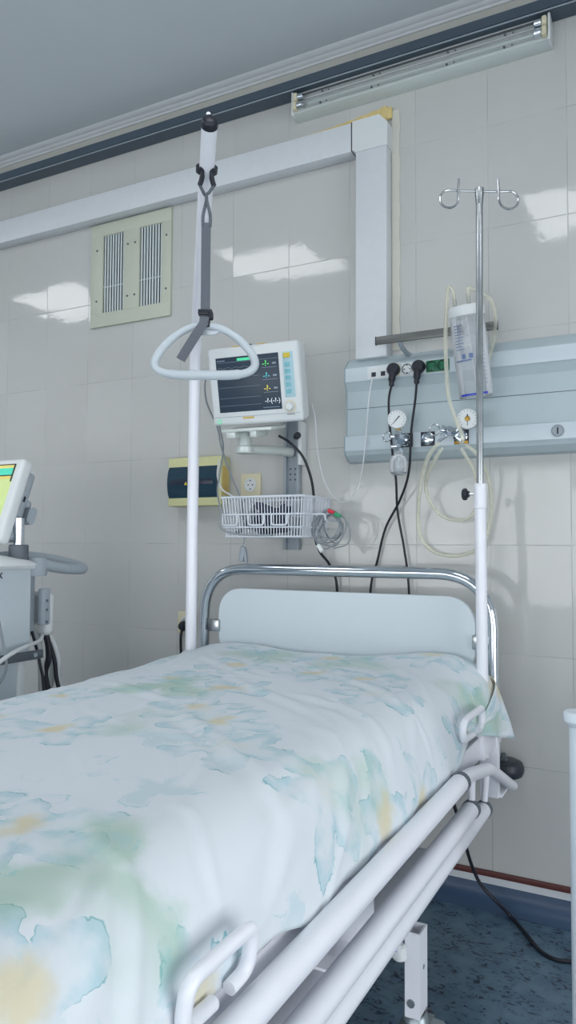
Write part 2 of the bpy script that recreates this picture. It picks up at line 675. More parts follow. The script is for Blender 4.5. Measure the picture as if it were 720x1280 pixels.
# wall behind the photographer with its wide windows
WX0, WX1, WZ0, WZ1 = -3.6, 1.9, .10, 1.8
w = B()
w.span((XL, YB - .12, 0), (XR, YB, WZ0)).span((XL, YB - .12, WZ1), (XR, YB, CZ))
w.span((XL, YB - .12, WZ0), (WX0, YB, WZ1)).span((WX1, YB - .12, WZ0), (XR, YB, WZ1))
struct(w.build('wall_front', 'otherwall'))
f = B()
f.span((WX0, YB - .09, WZ0), (WX1, YB - .03, WZ0 + .06), .005).span((WX0, YB - .09, WZ1 - .06), (WX1, YB - .03, WZ1), .005)
for x in (WX0, WX0 + 1.81, WX0 + 3.63, WX1 - .06):
    f.span((x, YB - .09, WZ0 + .06), (x + .06, YB - .03, WZ1 - .06), .005)
wf = struct(f.build('window_1', 'white'))
pn = B()
for x in (WX0 + .06, WX0 + 1.87, WX0 + 3.69):
    pn.span((x, YB - .062, WZ0 + .06), (min(x + 1.75, WX1 - .06), YB - .058, WZ1 - .06))
pn.build('pane', 'pane', wf)

# cornice, painted band, brown strip, pale strip, blue cove base along the tiled wall
pr = [(0, 2.951), (.010, 2.951), (.014, 2.957), (.024, 2.959), (.030, 2.965), (.046, 2.967), (.056, 2.975), (0, 2.975)]
struct(B().prism([(XL, -d, z) for d, z in pr], (XR - XL, 0, 0)).build('trim_1', 'cornice'))
struct(B().span((XL, -.004, 2.84), (XR, 0, 2.951)).build('trim_2', 'plaster'))
struct(B().span((XL, -.008, .090), (XR, 0, .109), .002).build('trim_3', 'brown'))
struct(B().span((XL, -.006, .068), (XR, 0, .090)).build('trim_4', 'duct'))
pr = [(0, 0.069), (.005, .069), (.007, .05), (.012, .03), (.03, .012), (.052, .002), (.052, 0), (0, 0)]
struct(B().prism([(XL, -d, z) for d, z in pr], (XR - XL, 0, 0)).build('baseboard_back', 'base'))

# dark rail under the ceiling
t = thing('wall_rail', (-1.2, -.03, 2.85), 'dark grey metal rail running along the top of the tiled wall under the cornice', 'rail')
pr = [(0, 2.886), (.055, 2.886), (.055, 2.852), (.045, 2.852), (.045, 2.846), (.06, 2.846), (.06, 2.838), (0, 2.838)]
B().prism([(XL, -d - .004, z) for d, z in pr], (XR - XL, 0, 0)).build('rail_body', 'rail', t)
B().span((XL, -.0655, 2.840), (XR, -.063, 2.8445)).build('rail_edge', 'grey', t)

# germicidal lamp fixture with two clear tubes
LX0, LX1 = -1.243, -.330
t = thing('germicidal_lamp', (-.79, 0, 2.79), 'long wall lamp fixture with two clear tubes fixed below the dark rail', 'lamp')
pr = [(0, 2.748), (.035, 2.748), (.05, 2.757), (.052, 2.772), (.040, 2.788), (.044, 2.795), (.040, 2.803), (.030, 2.832), (0, 2.834)]
B().prism([(LX0, -d, z) for d, z in pr], (LX1 - LX0, 0, 0)).build('reflector', 'alu', t)
for x, s in ((LX0, 1), (LX1, -1)):
    B().span((x - .004, -.06, 2.748), (x + .004, 0, 2.836), .002).build('end_plate', 'offwhite', t)
for z, d in ((2.776, .062), (2.812, .056)):
    for x, s in ((LX0, 1), (LX1, -1)):
        h = B().span((x + s * .006, -d - .012, z - .015), (x + s * .022, -.03, z + .015), .004).build('lamp_holder', 'cream', t)
    tb = B().cyl((LX0 + .045, -d, z), (LX1 - .045, -d, z), .0125, seg=16).build('clear_tube', 'glass', t)
    for x, s in ((LX0, 1), (LX1, -1)):
        B().cyl((x + s * .022, -d, z), (x + s * .046, -d, z), .0135, seg=16, bev=.002).build('tube_cap', 'chrome', tb)
for x in (-1.13, -.93, -.66, -.47):
    for z, d in ((2.770, .053), (2.822, .036)):
        B().cyl((x, -d + .004, z), (x, -d - .002, z), .004, seg=10).build('screw', 'dgrey', t)
        B().cyl((x + .025, -d + .004, z), (x + .025, -d - .002, z), .0025, seg=10).build('screw', 'dgrey', t)

# cable ducts
t = thing('cable_duct', (-1.9, 0, 2.6), 'white plastic cable duct running across the wall and turning down to the bedhead panel', 'duct')
B().span((XL + .002, -.06, 2.551), (-1.005, -.001, 2.656), .003).build('horizontal_duct', 'duct', t)
B().span((-.988, -.06, 1.80), (-.872, -.001, 2.545), .003).build('vertical_duct', 'duct', t)
o2 = [(-1.0, 2.551), (-.996, 2.551), (-.988, 2.543), (-.868, 2.543), (-.868, 2.625), (-.898, 2.658), (-1.0, 2.658)]
B().prism([(x, -.063, z) for x, z in o2], (0, .062, 0)).build('corner_cover', 'offwhite', t)
B().span((-1.0045, -.0605, 2.553), (-1.0015, -.01, 2.657)).build('corner_gap', 'ink', t)
t = B()
up, lo = [], []
for i in range(29):
    x = -1.27 + i * .0135
    lo.append((x, -.004, 2.660))
    up.append((x, -.004, 2.690 + .028 * (i / 28) ** 2 + .003 * math.sin(i * 1.9) * (i / 28)))
t.prism(lo + up[::-1], (0, .004, 0))
t.span((-.915, -.016, 2.662), (-.868, -.003, 2.706), .006)
tag(t.build('foam_seal', 'caulk'), 'yellowed foam bead along the top corner of the white cable duct', 'sealant')
t = B()
lf, rt = [], []
for i in range(40):
    z = 1.83 + i * .0221
    lf.append((-.871, -.006, z))
    rt.append((-.843 + .0015 * math.sin(i * .9) + .001 * math.sin(i * 2.3), -.006, z))
t.prism(lf + rt[::-1], (0, .006, 0))
tag(t.build('filler_strip', 'caulkpale'), 'pale strip of filler down the right side of the vertical duct', 'sealant')

# ventilation grille
t = thing('ventilation_grille', (-2.04, 0, 2.3), 'beige double ventilation grille on the wall below the horizontal duct', 'grille')
gx0, gx1, gz0, gz1 = -2.262, -1.830, 2.090, 2.545
sl = ((-2.195, -2.078), (-1.995, -1.877))
sz0, sz1 = 2.150, 2.490
fr = B()
yy = (-.012, -.0005)
fr.span((gx0, yy[0], gz0), (gx1, yy[1], sz0), .002).span((gx0, yy[0], sz1), (gx1, yy[1], gz1), .002)
for a, b in ((gx0, sl[0][0]), (sl[0][1], sl[1][0]), (sl[1][1], gx1)):
    fr.span((a, yy[0], sz0 - .002), (b, yy[1], sz1 + .002), .0005)
fr.build('frame', 'beige', t)
for a, b in sl:
    B().span((a, -.003, sz0), (b, -.001, sz1)).build('backing', 'dark', t)
    s = B()
    n = 8
    for i in range(n):
        x = a + (b - a) * (i + .62) / n
        s.box((x, -.0048, (sz0 + sz1) / 2), (.0092, .0024, sz1 - sz0), rot=Matrix.Rotation(-.3, 3, 'Z'))
    s.span((a, -.0068, 2.262), (b, -.0058, 2.265))
    s.build('slats', 'slat', t)
for x in (gx0 + .035, sl[0][1] + .022, sl[1][0] - .022, gx1 - .022):
    for z in (2.205, 2.43):
        B().cyl((x, -.011, z), (x, -.0145, z), .0045, seg=10).build('screw', 'dgrey', t)

# ------------------------------------------------------------------ bedhead supply panel
t = thing('supply_panel', (-.6, 0, 1.6), 'pale grey-blue medical supply panel with socket strip fixed across the wall', 'panel')
PX0, PX1 = -1.022, .6
body = [(0, 1.815), (.030, 1.806), (.060, 1.776), (.066, 1.768), (.066, 1.718), (.048, 1.688), (.048, 1.528), (.066, 1.528), (.066, 1.476), (.058, 1.462), (.03, 1.443), (0, 1.438)]
pb = B().prism([(PX0, -d, z) for d, z in body], (PX1 - PX0, 0, 0)).build('panel_body', 'panel', t, smooth=20)
B().prism([(PX0 - .006, -d * 1.02, z) for d, z in body], (.006, 0, 0)).build('end_cap', 'panelshade', t)
B().span((PX0, -.0695, 1.7185), (PX1, -.066, 1.7675), .0008).build('upper_band', 'panelband', t)
B().span((PX0, -.0695, 1.4765), (PX1, -.066, 1.5275), .0008).build('lower_band', 'panelband', t)
B().span((PX0, -.0488, 1.6255), (PX1, -.0475, 1.6275)).build('panel_joint', 'dgrey', t)
B().span((-.938, -.0715, 1.722), (-.664, -.0695, 1.7645), .0008).build('socket_strip', 'offwhite', t)
FB = -.0715


def disc(b, x, z, r, y0, y1, seg=20):
    b.cyl((x, y0, z), (x, y1, z), r, seg=seg)


for i, x in enumerate((-.914, -.880)):
    k = B().span((x - .013, FB - .002, 1.7255), (x + .013, FB, 1.757), .001).build('data_socket', 'offwhite', t)
    B().span((x - .008, FB - .0026, 1.7285), (x + .008, FB - .0015, 1.744)).build('port', 'ink', k)
SOCK = [(-.838, 'cream'), (-.794, 'offwhite'), (-.750, 'offwhite')]
GS = [(-.709, 'green'), (-.670, 'green')]
for x, mt in SOCK + GS:
    k = B().span((x - .0195, FB - .003, 1.7235), (x + .0195, FB, 1.763), .001).build('power_socket', mt, t)
    kk = B()
    kk.lathe([(.0165, 0), (.0175, .0025), (.0165, .003), (.015, 0)], (x, FB - .003, 1.743), (0, -1, 0), 24, cap=False)
    for dx, dz in ((-.0095, 0), (.0095, 0), (0, .013), (0, -.013)):
        disc(kk, x + dx, 1.743 + dz, .0026, FB - .003, FB - .0038, 8)
    kk.build('socket_holes', 'dgrey' if mt != 'green' else 'ink', k)
for x in (-.800, -.724, -.612):
    k = B().span((x - .024, -.0715, 1.478), (x + .024, -.0695, 1.526), .001).build('gas_outlet', 'ink', t)
    q = B().lathe([(.021, 0), (.021, .006), (.017, .009), (.015, .004), (.011, .004), (.011, .013), (.006, .014), (.006, .002)], (x, -.0715, 1.502), (0, -1, 0), 24)
    q.build('outlet_ring', 'chrome', k)
B().span((-.634, -.0725, 1.479), (-.590, -.0715, 1.488)).build('amber_mark', 'brass', t)
k = B().lathe([(.019, 0), (.019, .004), (.016, .006), (.014, .004), (0, .004)], (-.315, -.0695, 1.502), (0, -1, 0), 24).build('key_lock', 'grey', t)
B().box((-.315, -.0745, 1.502), (.004, .001, .02)).build('key_slot', 'ink', k)

# equipment rail over the panel
t = thing('equipment_rail', (-.68, -.1, 1.83), 'dull steel rail standing out above the supply panel', 'rail')
B().box((-.686, -.12, 1.838), (.402, .009, .027), .002).build('rail_bar', 'bronze', t)
for x in (-.806, -.545):
    B().tube(rounded([(x, -.117, 1.832), (x, -.10, 1.815), (x + .005, -.05, 1.80), (x + .01, -.02, 1.80)], .02), .008, 10).build('bracket', 'grey', t)
for x in (-.888, -.484):
    B().box((x, -.12, 1.838), (.003, .011, .029), .001).build('end_cap', 'ink', t)


# two black plugs with cords
def plug(x, path, label):
    t = thing('power_plug', (x, -.09, 1.743), label, 'plug')
    b = B()
    b.lathe([(0, 0), (.021, .0), (.0225, .006), (.022, .018), (.018, .026), (0, .028)], (x, FB - .0042, 1.743), (0, -1, 0), 24)
    b.tube(cat([(x, FB - .018, 1.736), (x - .002, FB - .022, 1.72), (x - .004, FB - .022, 1.70), (x - .005, FB - .021, 1.685)], 4), [.014] * 4 + [.012] * 4 + [.009] * 4 + [.007], 12)
    b.build('plug_body', 'black', t)
    B().tube(cat([(x - .005, FB - .021, 1.686)] + path, 8), .0042, 8).build('cord', 'black', t)


plug(-.838, [at(486, 500, .1), at(487, 530, .085), at(491, 570, .08), at(495, 600, .06), at(497, 640, .03), at(505, 685, .02), at(511, 735, .02), (-.80, -.015, .7), (-.80, -.015, .45)],
     'black plug in the left socket of the panel, its cord passing behind the dial gauge')
plug(-.750, [at(519, 500, .1), at(514, 540, .10), at(511, 590, .08), at(500, 625, .04), at(482, 660, .02), at(472, 700, .015), at(463, 740, .015), (-.95, -.015, .7), (-.96, -.015, .4)],
     'black plug in the right socket of the panel beside the green sockets')


# ------------------------------------------------------------------ oxygen flowmeter
t = thing('oxygen_flowmeter', (-.80, -.12, 1.50), 'oxygen flowmeter with round dial and clear humidifier bottle on the supply panel', 'flowmeter')
V = B()
V.cyl((-.800, -.0865, 1.502), (-.803, -.135, 1.502), .012, seg=16)
V.cyl((-.800, -.085, 1.502), (-.801, -.098, 1.502), .017, seg=6)
V.cyl((-.803, -.135, 1.526), (-.803, -.135, 1.452), .010, seg=16)
V.cyl((-.803, -.135, 1.512), (-.803, -.135, 1.496), .0165, seg=6)
V.cyl((-.803, -.135, 1.470), (-.803, -.135, 1.452), .015, seg=6)
V.cyl((-.81, -.135, 1.505), (-.829, -.14, 1.506), .006, seg=12)
V.cyl((-.803, -.135, 1.475), (-.825, -.15, 1.472), .007, seg=12)
V.cyl((-.803, -.135, 1.492), (-.790, -.158, 1.486), .011, seg=12)
V.build('valve_body', 'chrome', t)
B().tube([Vector((-.842, -.14, 1.507)) + Vector((math.cos(a) * .014, 0, math.sin(a) * .016)) for a in [2 * PI * i / 20 for i in range(20)]], .0022, 8, closed=True).build('ring_handle', 'steel', t)
B().cyl((-.803, -.135, 1.524), (-.806, -.137, 1.537), .009, seg=12).build('gauge_neck', 'brass', t)
gd = (Vector((.25, -1, -.03))).normalized()
gc = Vector((-.808, -.132, 1.562))
g = B().lathe([(0, 0), (.030, 0), (.0315, .004), (.0315, .020), (.030, .023), (.028, .021), (0, .021)], gc, gd, 32).build('dial_gauge', 'offwhite', t)
gx = Vector((1, .25, 0)).normalized()
gz = gd.cross(gx) * -1
if gz.z < 0:
    gz = -gz


def dial(c, r, parent, needle):
    f = c + gd * .0218
    b = B()
    for i in range(13):
        a = math.radians(225 - i * 22.5)
        dirv = gx * math.cos(a) + gz * math.sin(a)
        b.tube([f + dirv * r * .78, f + dirv * r * .9], .0007, 6)
    a = math.radians(needle)
    dirv = gx * math.cos(a) + gz * math.sin(a)
    b.tube([f - dirv * r * .75 + gd * .001, f + dirv * r * .45 + gd * .001], [.0006, .0019], 6)
    b.build('dial_marks', 'ink', parent)


dial(gc, .029, g, 48)
b = B().lathe([(0, .004), (.020, 0), (.027, .006), (.030, .02), (.029, .045), (.0245, .060), (.016, .066), (.015, .074), (.0135, .074), (.0135, .066), (.022, .058), (.027, .045), (.028, .02), (.025, .008), (0, .006)], (-.803, -.135, 1.380), (0, 0, 1), 28)
bo = b.build('humidifier_bottle', 'clearjar', t)
B().cyl((-.803, -.135, 1.387), (-.803, -.135, 1.400), .025, .0265, 24).build('water', 'water', bo)
B().cyl((-.803, -.135, 1.396), (-.803, -.135, 1.46), .0035, seg=10).build('inner_tube', 'steel', bo)

# ------------------------------------------------------------------ vacuum regulator
t = thing('suction_regulator', (-.61, -.12, 1.50), 'chrome suction regulator with brass-hearted dial on the panel behind the drip pole', 'regulator')
V = B()
V.cyl((-.612, -.0865, 1.502), (-.613, -.14, 1.506), .013, seg=16)
V.cyl((-.612, -.085, 1.502), (-.612, -.102, 1.503), .020, seg=20)
V.cyl((-.613, -.14, 1.506), (-.645, -.155, 1.512), .014, seg=16)
V.cyl((-.625, -.146, 1.508), (-.637, -.151, 1.510), .019, seg=6)
V.cyl((-.645, -.155, 1.512), (-.655, -.159, 1.514), .017, seg=16)
V.cyl((-.625, -.146, 1.506), (-.664, -.16, 1.477), .006, .005, 12)
V.cyl((-.613, -.14, 1.506), (-.592, -.14, 1.532), .008, seg=12)
V.build('valve_body', 'chrome', t)
rc = Vector((-.676, -.16, 1.517))
B().tube([rc + Vector((math.cos(a) * .016, .004, math.sin(a) * .018)) for a in [2 * PI * i / 20 for i in range(20)]], .0025, 8, closed=True).build('ring_handle', 'steel', t)
gc2 = Vector((-.575, -.139, 1.545))
g = B().lathe([(0, 0), (.030, 0), (.0325, .004), (.0325, .020), (.031, .023), (.029, .021), (0, .021)], gc2, gd, 32).build('dial_gauge', 'offwhite', t)
dial(gc2, .030, g, 90)
B().lathe([(0, .004), (.007, .003), (.0085, 0)], gc2 + gd * .021, gd, 16).build('dial_centre', 'brass', g)

# tubing of the suction set
hose = B()
A = [at(549, 553, .165), at(536, 570, .16), at(527, 600, .12), at(523, 640, .06), at(526, 672, .03), at(545, 691, .025), at(575, 694, .025), at(603, 680, .03), at(614, 640, .04), at(611, 600, .09), at(598, 570, .15), at(582, 556, .155)]
hose.tube(cat(A, 8), .0062, 10)
tag(hose.build('suction_tube', 'hose'), 'longer of the two clear yellowed tubes looping below the suction regulator', 'tube')
hose = B()
A = [at(553, 560, .158), at(544, 574, .15), at(534, 595, .11), at(533, 615, .07), at(545, 638, .045), at(562, 649, .04), at(585, 648, .05), at(599, 625, .07), at(594, 592, .12), at(582, 570, .15), at(576, 560, .16)]
hose.tube(cat(A, 8), .0058, 10)
tag(hose.build('suction_tube', 'hose'), 'shorter inner loop of clear yellowed tube below the suction regulator', 'tube')

# ------------------------------------------------------------------ suction jar
jt = Vector((-.564, -.185, 1.862))
jb = Vector((-.546, -.140, 1.612))
ax = (jt - jb).normalized()
L = (jt - jb).length
t = thing('suction_jar', jb, 'clear graduated suction jar with white lid hanging on the steel rail', 'jar')
B().lathe([(0, 0), (.050, 0), (.0525, .004), (.053, L * .75), (.0535, L), (.0515, L), (.051, L * .75), (.0505, .006), (0, .005)], jb, ax, 32).build('jar_body', 'clearjar', t)
B().lathe([(0, L - .004), (.054, L - .004), (.0555, L + .002), (.0555, L + .022), (.052, L + .027), (0, L + .028)], jb, ax, 32).build('lid', 'offwhite', t)
side = ax.cross(Vector((0, 1, 0))).normalized()
for k in (.032, -.012):
    p = jb + ax * (L + .026) + side * k
    B().cyl(p, p + ax * .032, .0055, .0045, 12).build('spigot', 'steel', t)
    B().cyl(p + ax * .010, p + ax * .040, .0068, .0068, 12).build('tube_end', 'hose', t)
B().cyl(jb + ax * (L - .055) + side * .022, jb + ax * (L - .004) + side * .022, .003, seg=8).build('float_rod', 'steel', t)
B().cyl(jb + ax * .01 + side * -.014, jb + ax * (L - .004) + side * -.010, .012, .014, 14).build('inner_pipe', 'clearjar', t)
front = ax.cross(side).normalized()
if front.y > 0:
    front = -front
s = B()


def arcstrip(b, h, a0, a1, r, th):
    pts = []
    for i in range(9):
        a = a0 + (a1 - a0) * i / 8
        pts.append(jb + ax * h + (side * math.sin(a) + front * math.cos(a)) * r)
    b.ribbon(pts, ax, th, .0006)


for i in range(9):
    arcstrip(s, .150 + i * .009, .70, .12 + .1 * (i % 2), 0.0542, .0022)
arcstrip(s, .115, .8, -.2, .0540, .004)
s.build('graduation', 'printblue', t)
s = B()
for i in range(12):
    arcstrip(s, .04 + i * .012, -.85, -1.02, .0540, .0015)
s.build('graduation', 'printblue', t)
for a in (.12, -.30):
    s = B()
    arcstrip(s, .127, a, a + .22, .0540, .014)
    s.build('printed_mark', 'printblue', t)
s = B()
arcstrip(s, .010, .75, -.95, .0536, .006)
s.build('blue_stripe', 'bluestripe', t)
hk = B().box(jb + ax * (L - .02) + Vector((0, .056, .0)), (.05, .012, .05), .003).build('hanger', 'offwhite', t)
hose = B()
p0 = jb + ax * (L + .066) + side * .032
hose.tube(cat([p0, p0 + Vector((-.004, -.004, .02)), p0 + Vector((-.016, -.008, .028)), at(558, 384, .20), at(557, 430, .20), at(560, 490, .19), at(568, 520, .19), at(578, 545, .185), at(577, 554, .17)], 8), .0062, 10)
tag(hose.build('suction_hose', 'hose'), 'yellowed tube hanging down the left side of the suction jar', 'tube')
hose = B()
p0 = jb + ax * (L + .066) + side * -.012
hose.tube(cat([p0, p0 + Vector((.004, -.003, .016)), at(605, 368, .18), at(614, 376, .17), at(619, 395, .15), at(618, 420, .11), at(612, 445, .09), at(607, 470, .085)], 8), .0062, 10)
tag(hose.build('suction_hose', 'hose'), 'yellowed tube arching over to the right of the suction jar', 'tube')

# ------------------------------------------------------------------ patient monitor
MT = Matrix.Translation((-1.2577, -.30, 1.6908)) @ Matrix.Rotation(math.radians(4.6), 4, 'Z') @ Matrix.Rotation(math.radians(11.96), 4, 'X')
t = thing('patient_monitor', (-1.25, -.25, 1.55), 'white patient monitor with dark screen on a wall bracket', 'monitor')
W, H = .338, .265
b = B(MT)
b.span((-W / 2, -.004, -H / 2), (W / 2, .028, H / 2), .012, 3)
b.build('front_frame', 'offwhite', t)
b = B(MT)
ol = [(.026, -H / 2 + .004, H / 2 - .004, W / 2 - .003), (.07, -H / 2 + .012, H / 2 - .008, W / 2 - .006), (.135, -H / 2 + .03, H / 2 - .03, W / 2 - .03)]
rings = []
for y, z0, z1, hw in ol:
    rings.append([b.bm.verts.new(MT @ Vector(p)) for p in ((-hw, y, z0), (hw, y, z0), (hw, y, z1), (-hw, y, z1))])
for p, q in zip(rings, rings[1:]):
    for i in range(4):
        b.bm.faces.new((p[i], p[(i + 1) % 4], q[(i + 1) % 4], q[i]))
b.bm.faces.new(rings[0])
b.bm.faces.new(rings[-1])
b.build('rear_housing', 'offwhite', t)
for x in (-.075, .02):
    B(MT).span((x, .0, H / 2 - .001), (x + .028, .02, H / 2 + .002), .001).build('top_sticker', 'amber', t)
B(MT).span((-.03, .005, H / 2 - .001), (-.005, .02, H / 2 + .004), .002).build('top_catch', 'dgrey', t)
SX0, SX1, SZ0, SZ1 = -.137, .098, -.088, .098
sc = B(MT).span((SX0, -.0055, SZ0), (SX1, -.003, SZ1), .001).build('screen', 'screen', t)
MX = MT @ Matrix.Rotation(PI / 2, 4, 'X')


def scr_text(s, x, z, size, mat):
    B().text(s, size, MX @ Matrix.Translation((x, z, .0060))).build('readout', mat, sc)


scr_text('-?-', .050, .066, .026, 'tgreen')
scr_text('-?-', .050, .026, .026, 'tcyan')
scr_text('-?-', .050, -.016, .026, 'tyellow')
scr_text('-?-(-?-)', .066, -.058, .022, 'twhite')
b = B(MT)
b.span((-.055, -.0062, .083), (.008, -.0054, .092))
b.build('status_bar', 'ledgreen', sc)
b = B(MT)
b.span((SX0 + .004, -.006, .0805), (SX1 - .004, -.0054, .0815))
for i, z in enumerate((.062, .030, -.004, -.040, -.066)):
    n = 24
    pts = [(SX0 + .006 + (.155) * k / n, -.0058, z + (.0018 * math.sin(k * 1.3 + i) if i < 2 else 0)) for k in range(n + 1)]
    b.tube(pts, .0005, 4)
for z in (.052, .012, -.03):
    b.span((.036, -.006, z), (.09, -.0054, z + .0012))
    b.span((.074, -.006, z + .01), (.088, -.0054, z + .016))
b.span((.03, -.006, -.081), (.09, -.0054, -.079))
b.span((SX0 + .005, -.006, .086), (SX0 + .035, -.0054, .089))
b.build('trace', 'tgrey', sc)
kp = B(MT).span((.112, -.0052, -.052), (.150, -.0035, .098), .003).build('key_panel', 'keypanel', t)
B(MT).span((.116, -.0075, .078), (.140, -.005, .094), .001).build('yellow_key', 'yellow', t)
for z in (.056, .034, .012, -.010, -.032):
    B(MT).span((.119, -.0072, z - .007), (.137, -.005, z + .007), .002).build('key', 'aqua', t)
k = B(MT).lathe([(0, .018), (.011, .018), (.0125, .015), (.0135, .002), (.018, .0), (.0, 0)], (.129, -.004, -.082), (0, -1, 0), 24).build('rotary_knob', 'offwhite', t)
B(MT).lathe([(.020, 0), (.020, .0025), (.0165, .0025), (.0165, 0)], (.129, -.004, -.082), (0, -1, 0), 24, cap=False).build('knob_ring', 'cream', t)
B(MT).lathe([(.008, 0), (.008, .0015), (.0055, .0015), (.0055, 0)], (-.142, -.004, -.118), (0, -1, 0), 18, cap=False).build('power_light', 'ledgreen', t)
B(MT).span((-.05, -.0052, -.113), (-.008, -.0035, -.106)).build('name_sticker', 'amber', t)
B(MT).span((.115, -.0052, -.109), (.143, -.0035, -.107)).build('key_legend', 'dgrey', t)
b = B(MT)
b.span((-W / 2 + .006, -.0052, -.1045), (W / 2 - .006, -.0035, -.1030))
b.build('lower_seam', 'grey', t)

# wall bracket holding monitor and basket
t = thing('monitor_bracket', (-1.255, 0, 1.4), 'grey wall bracket with an arm carrying the monitor and the basket', 'bracket')
b = B()
b.span((-1.289, -.028, 1.13), (-1.279, -.002, 1.63), .001).span((-1.236, -.028, 1.13), (-1.226, -.002, 1.63), .001).span((-1.289, -.010, 1.13), (-1.226, -.002, 1.63), .001)
b.build('wall_channel', 'grey', t)
B().span((-1.218, -.05, 1.44), (-1.204, -.002, 1.60), .002).build('side_plate', 'offwhite', t)
for z in (1.31, 1.33, 1.39, 1.41, 1.43):
    for x in (-1.268, -1.248):
        B().cyl((x, -.0095, z), (x, -.0115, z), .004, seg=8).build('channel_screw', 'dgrey', t)
ar = B()
ar.tube([(-1.257, -.03, 1.49), (-1.275, -.12, 1.487), (-1.33, -.225, 1.482)], [.018, .016, .018], 12)
ar.build('arm', 'alu', t)
B().lathe([(0, 0), (.028, 0), (.030, .004), (.030, .022), (.024, .026), (.022, .07), (.02, .074), (0, .074)], (-1.33, -.24, 1.466), (0, 0, 1), 20).build('pivot', 'alu', t)
mtp = B(Matrix.Translation((-1.315, -.255, 1.5475)) @ Matrix.Rotation(math.radians(4.6), 4, 'Z') @ Matrix.Rotation(math.radians(11.96), 4, 'X'))
mtp.span((-.075, -.045, -.005), (.115, .08, .006), .002)
mtp.span((-.055, -.05, -.026), (-.02, .05, -.005), .003)
mtp.span((.035, -.05, -.026), (.06, .05, -.005), .003)
mtp.build('tilt_plate', 'alu', t)
B().cyl((-1.228, -.045, 1.545), (-1.205, -.075, 1.545), .012, seg=12, bev=.003).build('arm_knob', 'black', t)

# ------------------------------------------------------------------ wire basket
t = thing('wire_basket', (-1.25, -.14, 1.19), 'white wire basket hanging from the bracket below the monitor', 'basket')
bx0, bx1, by0, by1, bz0, bz1 = -1.408, -1.088, -.265, -.045, 1.172, 1.312


def loop(z, ins):
    return [(bx0 + ins, by0 + ins, z), (bx1 - ins, by0 + ins, z), (bx1 - ins, by1 - ins, z), (bx0 + ins, by1 - ins, z)]


rim = B()
rim.tube(loop(bz1, 0), .0038, 8, closed=True)
rim.tube(loop(1.252, .003), .003, 8, closed=True)
rim.tube(loop(1.208, .006), .0028, 8, closed=True)
rim.tube(loop(bz0 + .004, .012), .003, 8, closed=True)
rim.build('rim_wires', 'wire', t)


def grid_wires(p_top, p_bot, n, name):
    b = B()
    for i in range(n):
        s = (i + .5) / n
        a = Vector(p_top[0]).lerp(Vector(p_top[1]), s)
        c = Vector(p_bot[0]).lerp(Vector(p_bot[1]), s)
        b.tube([a, a.lerp(c, .6), c], .0019, 6)
    return b.build(name, 'wire', t)


T, Q = loop(bz1, 0), loop(bz0 + .004, .012)
grid_wires((T[0], T[1]), (Q[0], Q[1]), 27, 'front_wires')
grid_wires((T[1], T[2]), (Q[1], Q[2]), 17, 'side_wires')
grid_wires((T[3], T[0]), (Q[3], Q[0]), 17, 'side_wires')
grid_wires((T[2], T[3]), (Q[2], Q[3]), 27, 'back_wires')
grid_wires((Q[0], Q[1]), (Q[3], Q[2]), 27, 'bottom_wires')
for x in (-1.375, -1.27, -1.18):
    B().tube(rounded([(x - .03, by0 + .003, 1.252), (x - .03, by0 + .003, 1.215), (x + .03, by0 + .003, 1.215), (x + .03, by0 + .003, 1.252)], .012), .0032, 8).build('label_loop', 'wire', t)
lp = B()
lp.tube(rounded([(bx1, -.2, 1.252), (bx1 + .05, -.2, 1.252), (bx1 + .05, -.2, 1.232), (bx1 + .05, -.09, 1.232), (bx1 + .05, -.09, 1.252), (bx1, -.09, 1.252)], .012), .0035, 8)
lp.build('hanging_hook', 'wire', t)
b = B()
b.span((-1.275, -.045, 1.20), (-1.24, -.028, 1.30), .002)
b.build('basket_mount', 'grey', t)

# what lies in the basket and hangs from it
t = B()
rg_ = random.Random(11)
pts = []
for i in range(26):
    a = i * 2.1 + rg_.uniform(-.5, .5)
    pts.append((-1.262 + .055 * math.cos(a) * rg_.uniform(.5, 1.1), -.155 + .055 * math.sin(a), 1.196 + .095 * rg_.random()))
t.tube(cat(pts, 8), .0105, 8)
tag(t.build('cuff_tube_coil', 'cuff'), 'tangle of dark tubing lying in the wire basket', 'tubing')
t = B()
for i in range(4):
    pts = cat([(-1.39, -.20 + .01 * i, 1.19), (-1.36, -.12, 1.24 + .01 * i), (-1.325, -.18, 1.285 - .01 * i), (-1.34, -.22 + .01 * i, 1.22), (-1.385, -.10, 1.215 + .012 * i), (-1.36, -.08, 1.19)], 8)
    t.tube(pts, .0042, 8)
tag(t.build('sensor_cable', 'cablegrey'), 'heap of grey sensor cable in the left end of the basket', 'cable')
t = thing('lead_wires', (-1.06, -.14, 1.2), 'coil of grey lead wires with red and green clips hung at the basket right end', 'wires')
b = B()
c0 = Vector((-1.045, -.15, 1.212))
for i in range(7):
    rr = random.uniform(.045, .066)
    ph = random.uniform(0, 6)
    ox, oy, oz = random.uniform(-.012, .012), random.uniform(-.03, .03), random.uniform(-.014, .012)
    pts = [c0 + Vector((ox + math.cos(a) * rr * (.8 + .12 * math.sin(2 * a + ph)), oy + .012 * math.sin(a + ph), oz + math.sin(a) * rr * (1 + .12 * math.cos(3 * a + ph)))) for a in [2 * PI * k / 30 for k in range(30)]]
    b.tube(pts, .0026, 6, closed=True)
b.tube(cat([c0 + Vector((.02, -.02, .05)), c0 + Vector((.06, -.02, .03)), c0 + Vector((.085, -.02, -.02)), c0 + Vector((.07, -.01, -.06)), c0 + Vector((.02, -.01, -.075))], 8), .0022, 6)
b.build('wire_coil', 'cablegrey', t)
